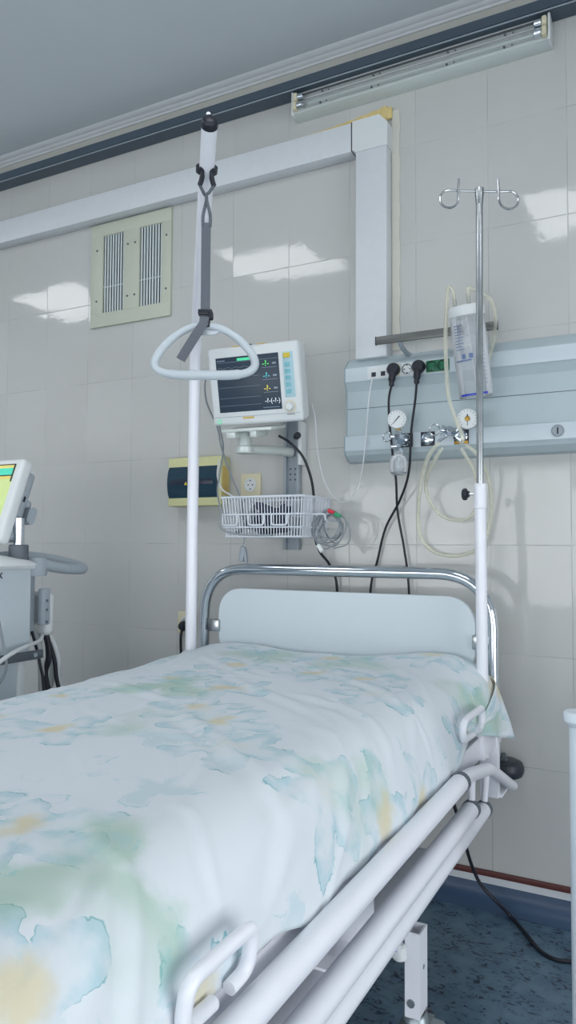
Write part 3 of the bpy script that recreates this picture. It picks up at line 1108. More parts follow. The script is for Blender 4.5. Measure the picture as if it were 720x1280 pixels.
for dx, dz, mt in ((.024, .048, 'red'), (.047, .036, 'greenclip')):
    p = c0 + Vector((dx, -.036, dz))
    B().cyl(p + Vector((-.012, 0, .004)), p + Vector((.012, -.004, -.004)), .0075, .006, 10, .002).build('clip', mt, t)
p = c0 + Vector((-.022, -.034, -.075))
B().cyl(p + Vector((-.006, 0, .012)), p + Vector((.012, 0, -.012)), .009, .008, 10, .002).build('connector', 'offwhite', t)
t = B()
p = Vector((-1.36, -.2, 1.115))
t.box(p, (.022, .016, .055), .006, Matrix.Rotation(.15, 3, 'Y'))
t.box(p + Vector((.014, 0, -.006)), (.010, .016, .05), .004, Matrix.Rotation(-.12, 3, 'Y'))
t.tube(cat([p + Vector((0, 0, .026)), p + Vector((.004, .004, .045)), p + Vector((.002, .01, .062))], 5), .0028, 6)
tag(t.build('finger_sensor', 'grey'), 'grey finger clip sensor dangling under the left end of the basket', 'sensor')


def cable(name, mat, pts, r, label, n=8):
    return tag(B().tube(cat(pts, n), r, 8).build(name, mat), label, 'cable')


cable('power_cable', 'black', [at(349, 545, .16), at(362, 553, .18), at(378, 570, .17), at(388, 595, .15), at(392, 618, .13), at(393, 645, .12), at(394, 672, .10), at(400, 690, .06), at(412, 706, .03), at(421, 733, .02), (-1.07, -.012, .75), (-1.05, -.012, .5)], .0048,
      'black cable running from under the monitor through the basket and down the wall')
cable('network_cable', 'cablewhite', [at(465, 474, .082), at(461, 500, .095), at(456, 560, .09), at(449, 605, .06), at(434, 627, .04), at(418, 622, .035), at(405, 600, .04), at(397, 565, .06), at(394, 525, .10), at(390, 505, .13)], .0022,
      'thin white cable hanging in a loop between the supply panel and the monitor')
cable('sensor_lead', 'cablegrey', [at(259, 470, .20), at(256, 482, .22), at(259, 505, .23), at(272, 535, .24), at(277, 560, .22), at(288, 592, .16), at(300, 622, .14), at(305, 650, .13)], .0034,
      'grey lead curving down left of the monitor into the basket')
cable('sensor_lead', 'cablegrey', [at(269, 505, .22), at(275, 535, .21), at(279, 560, .19), at(275, 590, .20), at(272, 615, .24), at(276, 640, .272), at(276, 660, .275), at(300, 668, .272), at(340, 669, .272)], .0030,
      'grey lead passing outside the left end of the basket')
cable('white_lead', 'cablewhite', [at(274, 575, .10), at(272, 595, .12), at(278, 612, .15), at(292, 622, .17), at(300, 640, .16)], .0035,
      'short white lead bending into the left end of the basket beside the yellowed box')

# ------------------------------------------------------------------ distribution box and sockets
t = thing('distribution_box', (-1.66, 0, 1.4), 'yellowed distribution box with smoked blue window on the wall', 'box')
dx0, dx1 = -1.792, -1.540
B().span((dx0, -.062, 1.298), (dx1, -.0005, 1.490), .005).build('box_body', 'yellowbox', t)
pts = []
b = B()
n = 8
for i in range(n + 1):
    a = i / n
    pts.append((-.062 - .014 * math.sin(PI * a) ** .6, 1.330 + .123 * a))
b.prism([(dx0 + .006, y, z) for y, z in pts] + [(dx0 + .006, -.058, 1.453), (dx0 + .006, -.058, 1.330)], (dx1 - dx0 - .022, 0, 0))
wn_ = b.build('window_cover', 'bluewin', t)
b = B()
b.span((dx0 + .02, -.0772, 1.380), (dx1 - .03, -.0755, 1.402), .0005)
b.build('breaker_row', 'bluedark', wn_)
tri = [(-1.702, 1.38), (-1.688, 1.38), (-1.695, 1.393)]
B().prism([(x, -.0785, z) for x, z in tri], (0, .002, 0)).build('warning_mark', 'yellow', t)
B().span((dx1 - .001, -.056, 1.34), (dx1 + .001, -.012, 1.45)).build('amber_patch', 'amber', t)


def wall_socket(x, z, label, mat='cream'):
    t = thing('wall_socket', (x, 0, z), label, 'socket')
    B().span((x - .044, -.010, z - .044), (x + .044, 0, z + .044), .004).build('socket_plate', mat, t)
    B().lathe([(.026, -.002), (.026, .004), (.021, .005), (.020, .001), (0, .001)], (x, -.010, z), (0, -1, 0), 24).build('socket_well', 'offwhite', t)
    b = B()
    for dx, dz in ((-.0095, 0), (.0095, 0), (0, .016), (0, -.016)):
        b.cyl((x + dx, -.0100, z + dz), (x + dx, -.0125, z + dz), .003, seg=8)
    b.build('socket_contacts', 'dgrey', t)
    return t


wall_socket(-1.441, 1.377, 'cream wall socket behind the wire basket')
wall_socket(-1.732, .835, 'cream wall socket half hidden behind the tall white pole at the bed corner')
t = B().lathe([(0, 0), (.019, .0), (.020, .02), (.014, .032), (0, .034)], (-1.732, -.0148, .825), (0, -1, 0), 18)
t.tube(cat([(-1.732, -.035, .818), (-1.735, -.042, .79), (-1.74, -.035, .74), (-1.742, -.02, .6), (-1.742, -.02, .2), (-1.735, -.07, .03), (-1.70, -.10, .0065), (-1.62, -.12, .0065)], 6), .0055, 8)
tag(t.build('power_plug', 'black'), 'black plug and cord in the wall socket beside the tall white pole', 'plug')

# ------------------------------------------------------------------ hospital bed
BX0, BX1 = -1.498, -.500       # side bars
t = bed = thing('hospital_bed', (-1.0, -1.25, 0), 'white metal hospital bed with chrome-framed headboard and folded side rails', 'bed')
# headboard
hy = -.215
hb = B()
hb.tube(rounded([(-1.508, hy, .60), (-1.508, hy, 1.063), (-.486, hy, 1.063), (-.486, hy, .60)], .17, 12), .0185, 20)
hbo = hb.build('headboard', 'chrome', bed)
ol = rrect(-.9875, .872, .905, .245, .085, 8)
B().prism([(x, hy - .010, z) for x, z in ol], (0, .02, 0)).build('headboard_panel', 'board', hbo)
for x, s in ((-1.455, 1), (-.520, -1)):
    B().box((x, hy - .006, .862), (.042, .034, .042), .003).build('panel_clip', 'steel', hbo)
# frame
b = B()
for x in (BX0, BX1):
    b.span((x - .019, -2.33, .565), (x + .019, -.16, .628), .006)
b.span((BX0, -.23, .57), (BX1, -.19, .62), .005).span((BX0, -2.33, .57), (BX1, -2.29, .62), .005)
for y in (-.7, -1.2, -1.75):
    b.span((BX0, y - .02, .575), (BX1, y + .02, .615), .004)
b.build('bed_frame', 'white', bed)
b = B()
for y in [-.32 - .12 * i for i in range(17)]:
    b.span((BX0 + .02, y - .03, .629), (BX1 - .02, y + .03, .636), .002)
b.build('mattress_deck', 'grey', bed)
B().span((-1.462, -2.30, .637), (-.531, -.262, .764), .058, 5).build('mattress', 'mattress', bed)
# corner bumpers
for x in (-.486, -1.512):
    k = B().lathe([(0, 0), (.045, 0), (.056, .006), (.061, .018), (.061, .032), (.056, .044), (.045, .05), (0, .05)], (x, -.066, .433), (0, 0, 1), 32).build('bumper_roller', 'bumper', bed)
    q = B()
    q.span((x - .032, -.24, .421), (x + .030, -.035, .429), .002)
    q.span((x - .032, -.25, .421), (x + .022, -.225, .60), .002)
    q.build('bumper_bracket', 'white', k)
    B().lathe([(0, 0), (.013, 0), (.013, .008), (.009, .009), (.009, .018), (.006, .022), (0, .022)], (x, -.066, .482), (0, 0, 1), 6).build('bumper_bolt', 'dgrey', k)
# wide corner gusset seen at the head end
b = B()
b.span((-.522, -.40, .562), (-.470, -.165, .640), .008)
b.build('corner_gusset', 'white', bed)


# side rails, folded down: three long tubes with a bent end bracket
def side_rail(sx):
    cx = -.9975

    def X(x):
        return x if sx > 0 else 2 * cx - x
    y1, y2 = -.74, -2.05
    A_, L1, L2 = X(-.449), X(-.450), X(-.458)
    ends = ((L1, -.637, .5105, .0207), (L2, -.47, .458, .0207))
    u = B().tube([(A_, y1, .604), (A_, y2, .604)], .0215, 20)
    up = u.build('side_rail', 'white', bed)
    for x, y, z, r in ends:
        B().tube([(x, y, z), (x, y2 + (y - y1), z)], r, 20).build('lower_tube', 'white', up)
    for x, y, z, r in ((A_, y1, .604, .0215),) + ends:
        B().tube([(x, y - .001, z), (x, y + .017, z)], r + .0018, 20).build('end_collar', 'dgrey', up)
    e = B()
    e.tube(rounded([(A_, y1 + .008, .604), (A_, -.66, .600), (A_, -.425, .556), (A_, -.12, .424)], .05, 8), [.0165] * 14 + [.015] * 6, 14)
    e.tube([(A_, -.618, .598), (L1, -.622, .512)], .0085, 10)
    e.tube([(A_, -.462, .566), (L2, -.458, .462)], .0085, 10)
    e.build('end_bracket', 'white', up)
    e = B()
    e.tube(rounded([(A_, y2 - .008, .604), (A_, -2.12, .600), (A_, -2.22, .556), (A_, -2.34, .47)], .05, 8), .0165, 14)
    e.tube([(A_, -2.10, .598), (L1, y2 + .103, .512)], .0085, 10)
    e.build('end_bracket', 'white', up)
    for y in (-.95, -1.85):
        B().span((min(X(-.482), X(-.452)), y - .012, .580), (max(X(-.482), X(-.452)), y + .012, .598), .003).build('rail_mount', 'white', up)


side_rail(1)
side_rail(-1)


# mattress retainers: small bent wire loops standing up from the side bars
def retainer(x, y0, y1, z1, lean, z0=.642):
    pts = rounded([(x, y1 - .034, z0 - .002), (x + lean * .3, y1, z0 + .004), (x + lean, y1, z1), (x + lean, y0, z1), (x + lean * .3, y0, z0 + .006), (x, y0 + (y1 - y0) * .48, z0)], .020, 6)
    B().tube(pts, .0092, 12).build('mattress_retainer', 'white', bed)


retainer(-.463, -1.805, -1.672, .70, .012)
retainer(-.464, -.650, -.455, .722, .002, .672)
retainer(-1.532, -1.805, -1.672, .70, -.012)

# undercarriage
b = B()
for x in (-1.40, -.60):
    b.span((x - .03, -2.0, .315), (x + .03, -.55, .365), .004)
b.span((-1.40, -.58, .32), (-.60, -.54, .36), .004).span((-1.40, -2.0, .32), (-.60, -1.96, .36), .004)
b.span((-1.40, -1.18, .33), (-.56, -1.13, .37), .004)
b.build('undercarriage', 'white', bed)
for x in (-.62, -1.38):
    b = B()
    b.tube([(x, -.95, .36), (x, -1.45, .58)], .018, 12)
    b.box((x + .03, -1.02, .42), (.05, .09, .12), .004)
    b.build('lift_arm', 'white', bed)
    B().tube([(x, -1.55, .36), (x, -1.75, .58)], .018, 12).build('lift_arm', 'white', bed)
b = B()
b.cyl((-.583, -1.02, .43), (-.575, -1.02, .43), .014, seg=12)
b.build('lift_pivot', 'steel', bed)
b = B()
b.span((-1.2, -1.6, .37), (-.8, -.9, .47), .01)
b.build('motor_box', 'dgrey', bed)


def leg_caster(x, y, brake):
    w_ = .026, .017
    lg = B()
    # square tube, open at the top
    lg.span((x - .017, y - .026, .145), (x + .017, y - .022, .322)).span((x - .017, y + .022, .145), (x + .017, y + .026, .322))
    lg.span((x - .017, y - .022, .145), (x - .013, y + .022, .322)).span((x + .013, y - .022, .145), (x + .017, y + .022, .322))
    lg.span((x - .017, y - .024, .143), (x + .017, y + .024, .149))
    leg = lg.build('leg', 'white', bed)
    d = B()
    d.cyl((x - .003, y - .0255, .175), (x - .003, y - .029, .175), .009, seg=8)
    d.cyl((x + .0165, y - .002, .245), (x + .0185, y - .002, .245), .005, seg=8)
    d.build('leg_bolt', 'galv', leg)
    c = B()
    c.cyl((x, y, .118), (x, y, .146), .030, .026, 20, .004)
    for s in (-1, 1):
        c.prism([(x + s * .026, y - .035, .128), (x + s * .026, y + .01, .06), (x + s * .026, y + .06, .05), (x + s * .026, y + .07, .075), (x + s * .026, y + .035, .128)], (s * .004, 0, 0))
    c.span((x - .03, y - .035, .118), (x + .03, y + .036, .130), .005)
    cs = c.build('caster', 'galv', bed)
    B().lathe([(0, -.018), (.052, -.018), (.060, -.011), (.0615, 0), (.060, .011), (.052, .018), (0, .018)], (x, y + .042, .0615), (1, 0, 0), 28).build('wheel', 'bumper', cs)
    if brake:
        p = B()
        p.prism([(x + .02, y - .022, .112), (x + .052, y - .014, .112), (x + .088, y - .006, .085), (x + .094, y + .012, .083), (x + .052, y + .028, .112), (x + .02, y + .026, .114)], (0, 0, .013))
        p.cyl((x + .03, y - .032, .105), (x + .03, y + .036, .105), .009, seg=10)
        p.build('brake_pedal', 'galv', cs)
        p = B()
        p.cyl((x + .085, y - .018, .092), (x + .092, y + .026, .092), .008, seg=10)
        p.build('pedal_tip', 'dgrey', cs)


leg_caster(-.512, -.865, True)
leg_caster(-1.48, -.865, False)
leg_caster(-.512, -1.98, False)
leg_caster(-1.48, -1.98, False)
b = B()
b.span((-.60, -.875, .315), (-.53, -.855, .345), .003)
b.build('leg_bracket', 'white', bed)
k = B()
k.cyl((-.535, -.905, .268), (-.535, -.905, .30), .016, .013, 14, .004)
k.box((-.537, -.922, .292), (.018, .006, .03), .002)
k.build('cable_clip', 'offwhite', bed)
B().span((-.541, -.9265, .293), (-.535, -.9245, .300)).build('blue_mark', 'bluestripe', bed)
for x in (-1.498, -.500):
    B().cyl((x, -.30, .55), (x, -.30, .66), .022, seg=16).build('pole_socket', 'white', bed)

# ------------------------------------------------------------------ bed sheet
prof = [(-1.44, .630), (-1.497, .640), (-1.502, .685), (-1.494, .728), (-1.468, .756), (-1.41, .773), (-1.28, .786), (-1.12, .793), (-.98, .796), (-.8, .796), (-.62, .793), (-.562, .784), (-.521, .760), (-.499, .724), (-.487, .690), (-.480, .660), (-.477, .638), (-.4765, .622), (-.4768, .610)]
prof3 = [Vector((x, 0, z)) for x, z in prof]
PS = cat(prof3, 10)
SL = [0.0]
for a, b_ in zip(PS, PS[1:]):
    SL.append(SL[-1] + (b_ - a).length)
STOT = SL[-1]


def prof_at(s):
    s = max(0, min(STOT, s))
    lo, hi = 0, len(SL) - 1
    while hi - lo > 1:
        m = (lo + hi) // 2
        if SL[m] <= s:
            lo = m
        else:
            hi = m
    f_ = (s - SL[lo]) / max(1e-9, SL[hi] - SL[lo])
    return PS[lo].lerp(PS[hi], f_), (PS[hi] - PS[lo]).normalized()


HEAD = [(-.252, -.150), (-.249, -.08), (-.250, -.03), (-.258, -.008), (-.275, 0.0), (-.31, 0.0)]
HV = cat([Vector((0, y, z)) for y, z in HEAD], 6)
NH = len(HV) - 1
NY = 330
YEND = -2.32
rows = [(p.y, p.z) for p in HV] + [(HV[-1].y + (YEND - HV[-1].y) * (j / NY), 0.0) for j in range(1, NY + 1)]
TL = [0.0]
for a, b_ in zip(rows, rows[1:]):
    TL.append(TL[-1] + math.hypot(b_[0] - a[0], b_[1] - a[1]))
rng = random.Random(3)
# long soft creases: (x, y) start and end on the flattened sheet, height, width
CRE = [(-.83, -1.20, -.62, -1.40, .0062, .018), (-.62, -1.40, -.47, -1.47, .005, .018), (-.56, -1.17, -.41, -1.30, .0065, .015),
       (-.50, -1.36, -.40, -1.55, .005, .014), (-.74, -1.33, -.60, -1.55, .004, .016), (-.95, -.80, -.62, -1.06, .004, .016),
       (-.78, -.62, -.52, -.82, .004, .014), (-.66, -.45, -.50, -.66, .005, .012), (-1.25, -.55, -.95, -.72, .0035, .014),
       (-1.3, -.95, -1.0, -1.06, .0035, .014), (-.55, -1.78, -.36, -1.86, .006, .012), (-.66, -1.70, -.42, -1.90, .004, .014),
       (-.98, -.42, -.82, -.60, .0035, .012), (-1.15, -.36, -1.05, -.52, .004, .011), (-.72, -.90, -.45, -1.05, .004, .014),
       (-.56, -.72, -.42, -.92, .004, .012), (-.62, -1.02, -.40, -1.2, .004, .014), (-1.42, -.40, -1.30, -.62, .005, .013), (-1.46, -.62, -1.36, -.95, .004, .013)]
for _ in range(46):
    x, y = rng.uniform(-1.45, -.38), rng.uniform(-2.1, -.30)
    a_ = rng.gauss(-.75, .45)
    L_ = rng.uniform(.08, .26)
    CRE.append((x, y, x + math.cos(a_) * L_, y + math.sin(a_) * L_, rng.uniform(.0012, .0028), rng.uniform(.008, .014)))


def crease(x, y):
    h = 0
    for x0, y0, x1, y1, a, w_ in CRE:
        dx, dy = x1 - x0, y1 - y0
        L2 = dx * dx + dy * dy
        u = ((x - x0) * dx + (y - y0) * dy) / L2
        if u < -.25 or u > 1.25:
            continue
        d = ((x - x0) * dy - (y - y0) * dx) / math.sqrt(L2)
        d += .012 * math.sin(u * 4 + x0 * 9)
        e = 1.0 if 0.1 < u < .9 else max(0, 1 - abs(u - (.1 if u < .1 else .9)) / .35)
        h += a * e * (math.exp(-(d / w_) ** 2) - .55 * math.exp(-((d - w_ * 1.7) / (w_ * 1.1)) ** 2))
    return h


def smooth(a, b, x):
    t_ = max(0, min(1, (x - a) / (b - a)))
    return t_ * t_ * (3 - 2 * t_)


NX = 210


def sheet_pt(a, c):
    j = round(c * (len(rows) - 1))
    y, dz = rows[j]
    s = a * STOT
    p, tg = prof_at(s)
    nrm = Vector((-tg.z, 0, tg.x))
    X_ = -1.50 + (s - .12)
    x_f = X_
    h = crease(x_f, y)
    h += .0035 * noise.noise(Vector((x_f * 5, y * 5, 1.3)))
    h += .0022 * noise.noise(Vector((x_f * 9 + y * 6, y * 5 - x_f * 4, 4.1)))
    h += .0012 * noise.noise(Vector((x_f * 26 + y * 14, y * 12, 7.7)))
    top = smooth(.70, .78, p.z)
    edge = smooth(-.62, -.48, p.x)
    h += edge * .003 * math.sin(y * 16 + 2.0 * noise.noise(Vector((y * 4, 0, 0)))) * (1 - .6 * top)
    h = max(h, -.0045 if p.z > .7 else -.002)
    q = Vector((p.x, y, p.z)) + nrm * (h + .003)
    rise = .030 * smooth(-.95, -.60, p.x) * math.exp(-((y + .25) / .14) ** 2) + .030 * smooth(-1.05, -1.42, p.x) * math.exp(-((y + .25) / .36) ** 2)
    q.z += rise * smooth(.66, .76, p.z)
    if dz < 0:
        q.z = max(.628, q.z + dz)
        q.x = -.9975 + (q.x + .9975) * (1 - .02 * smooth(0, -.1, dz))
    if p.x > -.6:
        low_ = smooth(.70, .62, p.z)
        q.z += low_ * (.045 * smooth(-.72, -.50, y) + .028 * smooth(-1.42, -1.62, y) + .004 * math.sin(y * 31))
        q.x += .016 * smooth(-.55, -.34, y) * smooth(-.56, -.50, p.x)
    return q


b = B()
b.grid(sheet_pt, NX, len(rows) - 1, lambda a, c: (a * STOT, TL[round(c * (len(rows) - 1))]))
sheet = b.build('bed_sheet', 'sheet', None, smooth=180)
tag(sheet, 'white cotton bed sheet printed with pale aqua and yellow flowers over the mattress', 'sheet')
md = sheet.modifiers.new('thickness', 'SOLIDIFY')
md.thickness = .0016
md.offset = 1.0

# the loose corner of the sheet hanging behind the mattress corner
top_edge = cat([(-.62, -.243, .79), (-.53, -.241, .78), (-.480, -.246, .765), (-.464, -.29, .745), (-.464, -.37, .71), (-.472, -.45, .68)], 6)
bot_edge = cat([(-.62, -.240, .63), (-.52, -.232, .604), (-.432, -.225, .594), (-.440, -.29, .606), (-.452, -.37, .628), (-.470, -.46, .645)], 6)


def flap(a, c):
    i = round(a * (len(top_edge) - 1))
    p = top_edge[i].lerp(bot_edge[i], c)
    p = p + Vector((.006 * math.sin(a * 15 + c * 2) * c + .012 * c * (1 - c), .007 * math.cos(a * 13) * c, 0))
    return p


b = B()
b.grid(flap, len(top_edge) - 1, 16, lambda a, c: (5.13 + a * .22, 1.62 + c * .2))
fl = b.build('hanging_corner', 'sheet', sheet, smooth=180)
md = fl.modifiers.new('thickness', 'SOLIDIFY')
md.thickness = .0016

# ------------------------------------------------------------------ trapeze pole
t = thing('trapeze_pole', (-1.503, -.30, .66), 'tall white bent lifting pole with black end cap rising from the bed left head corner', 'pole')
P0, P1, P2 = Vector((-1.508, -.30, .661)), Vector((-1.502, -.30, 1.80)), Vector((-.978, -1.0, 2.155))
pp = rounded([P0, P0.lerp(P1, .5), P1, P1.lerp(P2, .5), P2], .16, 10)
B().tube(pp, .0195, 20).build('pole_tube', 'white', t)
ad = (P2 - P1).normalized()
B().lathe([(0, -.002), (.0208, -.002), (.0208, .006), (.0195, .013), (.016, .018), (.010, .0205), (0, .0212)], P2, ad, 24).build('end_cap', 'black', t)
pq = P2 - ad * .06
B().cyl(pq + Vector((0, 0, .012)), pq + Vector((0, 0, .088)), .006, .0055, 12, .002).build('stop_peg', 'white', t)

# trapeze grip on its strap
hp = P1.lerp(P2, .865)
t = thing('bed_trapeze', (hp.x, hp.y, 1.6), 'grey-white triangular grab ring hung on a grey strap from the lifting pole', 'grab ring')
wd = Vector((.886, .464, 0))                       # the strap faces along this direction
fdv = Vector((.464, -.886, 0))
c = B()
# sling round the arm
rx = ad.cross(Vector((0, 0, 1))).normalized()
ry = rx.cross(ad).normalized()
sl = []
for i in range(25):
    a = math.radians(-60 + 300 * i / 24)
    sl.append(hp + (rx * math.cos(a) + ry * math.sin(a)) * .0245 - ad * (.010 * math.sin(a)))
c.ribbon(sl, ad, .016, .006)
dn = (Vector((hp.x, hp.y, 2.0)) - hp)
e0, e1 = sl[0], sl[-1]
for e_, s_ in ((e0, -1), (e1, 1)):
    c.tube(cat([e_ + Vector((0, 0, .02)), e_ - Vector((0, 0, .012)), e_ - Vector((0, 0, .034)) + wd * (.006 * s_)], 5), [.0055] * 5 + [.0065] * 5 + [.005], 10)
sl[0] = e0 - Vector((0, 0, .032)) - wd * .006
sl[-1] = e1 - Vector((0, 0, .032)) + wd * .006
c.build('sling_pad', 'black', t)
top_l, top_r = sl[-1], sl[0]
kn = Vector((hp.x, hp.y, 1.968))
c = B()
mid = (top_l + top_r) / 2
mid = Vector((hp.x, hp.y, 2.033))
for s, a_, b_ in ((1, top_l, kn + wd * .010), (-1, top_r, kn - wd * .008)):
    c.tube(cat([a_, a_.lerp(mid, .6) + fdv * .004 * s, mid + fdv * .004 * s, b_ + Vector((0, 0, .02)), b_ - Vector((0, 0, .01))], 6), .0042, 8)
c.build('cord', 'webbing', t)
gz_top = 1.708
c = B()
c.ribbon([kn, (hp.x, hp.y, 1.86), (hp.x, hp.y, 1.77), (hp.x, hp.y, gz_top + .014)], wd, .0235, .004)
c.build('strap', 'webbing', t)
c = B()
low = [Vector((hp.x, hp.y, gz_top + .012)) + fdv * .016, Vector((hp.x, hp.y, gz_top - .006)) + fdv * .019 - wd * .002, Vector((hp.x, hp.y, 1.677)) + fdv * .022 - wd * .018, Vector((hp.x, hp.y, 1.633)) + fdv * .024 - wd * .044, Vector((hp.x, hp.y, 1.609)) + fdv * .024 - wd * .058]
wds = [wd, wd, wd * .9 + Vector((0, 0, -.35)), wd * .88 + Vector((0, 0, -.42)), wd * .88 + Vector((0, 0, -.42))]
c.ribbon(low, wds, .0235, .003)
c.build('loose_strap_end', 'webbing', t)
c = B()
RB = Matrix((wd, -fdv, Vector((0, 0, 1)))).transposed()
c.box(Vector((hp.x, hp.y, gz_top + .028)), (.036, .018, .015), .003, RB)
c.box(Vector((hp.x, hp.y, gz_top + .020)) + wd * .014, (.012, .02, .02), .003, RB)
c.build('buckle', 'black', t)
c = B()
c.box(Vector((hp.x, hp.y, gz_top - .001)), (.026, .032, .022), .004, RB)
c.build('strap_loop', 'black', t)


def hpt(u, z):
    return Vector((hp.x, hp.y, 0)) + wd * (u * .975) + Vector((0, 0, 1.15 + (z - 1.15) * .975))


ZB = 1.592
grip = cat([hpt(0, 1.716), hpt(-.045, 1.708), hpt(-.088, 1.680), hpt(-.122, 1.640), hpt(-.130, 1.612), hpt(-.112, ZB + .003), hpt(-.07, ZB - .004), hpt(0, ZB - .005), hpt(.07, ZB - .004), hpt(.112, ZB + .003), hpt(.130, 1.614), hpt(.122, 1.642), hpt(.088, 1.681), hpt(.045, 1.708)], 6, closed=True)
rad = []
for p in grip:
    u = (p - Vector((hp.x, hp.y, p.z))).dot(wd)
    rad.append(.0125 if p.z < 1.593 and abs(u) < .085 else (.0105 if p.z < 1.675 else .0095))
c = B()
c.tube(grip, rad, 14, closed=True)
c.build('grip', 'grip', t)
c = B()
c.prism([hpt(-.042, 1.703) - fdv * .003, hpt(.042, 1.703) - fdv * .003, hpt(.024, 1.692) - fdv * .003, hpt(-.024, 1.692) - fdv * .003], fdv * .006)
c.build('grip_web', 'grip', t)

# ------------------------------------------------------------------ drip pole
ix, iy = -.499, -.30
t = thing('drip_pole', (ix, iy, .66), 'chrome and white drip pole with two curled hooks at the bed right head corner', 'pole')
B().cyl((ix + .004, iy, .661), (ix, iy, 1.262), .0163, seg=20).build('lower_tube', 'white', t)
B().cyl((ix, iy, 1.255), (ix, iy, 1.328), .0185, seg=24, bev=.002).build('clamp_collar', 'white', t)
B().tube([(ix, iy, 1.32), (ix + .001, iy, 1.8), (ix + .003, iy, 2.165)], .0103, 16).build('upper_tube', 'steel', t)
B().lathe([(0, 0), (.0105, 0), (.0135, .03), (.0135, .048), (0, .049)], (ix + .003, iy, 2.15), (0, 0, 1), 16).build('hook_socket', 'steel', t)
sw = Vector((.886, .50, 0)).normalized()
for s in (-1, 1):
    c0 = Vector((ix + .003, iy, 2.190))
    pts = [c0, c0 + sw * s * .055]
    cc = c0 + sw * s * .088 + Vector((0, 0, -.026))
    for i in range(0, 15):
        a = math.radians(105 - 285 * i / 14)
        pts.append(cc + sw * s * math.cos(a) * .028 + Vector((0, 0, math.sin(a) * .028)) + Vector((0, -.010 * i / 14, 0)))
    e = pts[-1]
    pts.append(e + Vector((0, 0, .02)))
    pts.append(e + Vector((0, 0, .058)) + sw * s * -.002)
    B().tube(cat(pts, 3), .0034, 8).build('hook', 'steel', t)
k = B()
k.cyl((ix - .018, iy - .004, 1.298), (ix - .034, iy - .006, 1.298), .003, seg=8)
k.build('knob_screw', 'steel', t)
k = B()
k.cyl((ix - .030, iy - .006, 1.298), (ix - .037, iy - .006, 1.298), .009, seg=12)
k.cyl((ix - .036, iy - .006, 1.298), (ix - .050, iy - .006, 1.298), .0175, seg=8, bev=.003)
k.build('clamp_knob', 'black', t)

# ------------------------------------------------------------------ ventilator
vx = -1.85
t = thing('ventilator', (-2.1, -.95, 0), 'white ventilator on a trolley with tilted colour screen at the left edge of the photo', 'ventilator')
B().span((-2.33, -1.25, .775), (vx, -.705, 1.068), .006).build('housing', 'board', t)
tp = B()
tp.span((-2.35, -1.27, 1.066), (vx + .012, -.690, 1.083), .007, 3)
tp.lathe([(.21, 0), (.19, .012), (.12, .026), (.05, .036), (0, .037)], (-1.965, -.86, 1.081), (0, 0, 1), 32)
tp.build('top_cover', 'offwhite', t)
B().span((vx - .001, -1.05, .80), (vx + .0006, -1.048, 1.05)).build('panel_seam', 'grey', t)
B().text('x', .04, Matrix.Translation((vx + .001, -.832, 1.052)) @ Matrix(((0, 0, 1, 0), (1, 0, 0, 0), (0, 1, 0, 0), (0, 0, 0, 1)))).build('lettering', 'ink', t)
pv = Vector((-1.875, -.738, 0))
B().lathe([(0, 1.10), (.031, 1.10), (.031, 1.142), (.027, 1.145), (0, 1.145)], pv, (0, 0, 1), 20).build('post_collar', 'dgrey', t)
B().cyl(pv + Vector((0, 0, 1.14)), pv + Vector((0, 0, 1.23)), .0175, seg=20).build('screen_post', 'chrome', t)
VM = Matrix.Translation((-2.050, -.724, 1.275)) @ Matrix.Rotation(math.radians(-19.8), 4, 'X')
vb = B(VM)
vb.span((-.22, -.050, -.144), (.178, -.006, .144), .012, 3)
vs = vb.build('screen_housing', 'offwhite', t)
vb = B(VM)
vb.span((-.20, -.006, -.125), (.166, .030, .118), .014, 3)
vb.span((.04, .02, -.10), (.165, .05, .03), .014, 3)
vb.build('screen_back', 'grey', t)
vb = B(VM)
vb.span((-.205, -.0515, -.122), (.150, -.0495, .122), .001)
vb.build('display', 'vgreen', t)
vb = B(VM)
vb.span((-.203, -.0525, .07), (.148, -.0512, .120))
vb.build('yellow_field', 'vyellow', t)
vb = B(VM)
vb.span((-.203, -.0532, .083), (.148, -.0522, .108))
vb.build('teal_band', 'vteal', t)
vb = B(VM)
vb.span((-.203, -.0535, .0795), (.148, -.0522, .083)).span((-.203, -.0535, .119), (.148, -.0522, .122)).span((.145, -.0535, .06), (.150, -.0512, .122))
vb.build('display_border', 'ink', t)
vb = B(VM)
vb.span((.160, .022, -.05), (.184, .034, .0), .004)
vb.build('latch_recess', 'dgrey', t)
vb = B(VM)
vb.prism([(.165, .038 + y, -.026 + z) for y, z in rrect(0, 0, .028, .058, .0135, 5)], (.026, 0, 0))
vb.build('latch', 'grey', t)
for z in (-.09, -.06, .012):
    B(VM).span((.165, .004, z), (.168, .010, z + .018)).build('side_port', 'ink', t)
# rear grab handle: a flat loop reaching back
h = B()
hl = cat([(vx - .01, -.70, 1.085), (vx + .005, -.655, 1.078), (vx + .006, -.58, 1.066), (vx + .004, -.50, 1.060), (vx - .01, -.462, 1.062), (vx - .05, -.458, 1.072), (vx - .14, -.50, 1.094), (vx - .21, -.58, 1.104), (vx - .23, -.70, 1.095)], 6)
h.tube(hl, .0185, 14)
h.build('rear_handle', 'grey', t)
B().lathe([(0, -.03), (.03, -.03), (.034, -.02), (.034, .02), (.03, .03), (0, .03)], (vx - .01, -.675, 1.072), (0, 0, 1), 18).build('handle_boss', 'grey', t)
c = B()
c.span((vx - .06, -.690, .845), (vx - .035, -.655, 1.06), .004)
c.span((vx - .02, -.66, .88), (vx + .005, -.625, 1.00), .005)
c.build('hose_bracket', 'grey', t)
for z in (.89, .93, .96):
    B().cyl((vx + .004, -.642, z), (vx + .007, -.642, z), .005, seg=8).build('bracket_screw', 'dgrey', t)
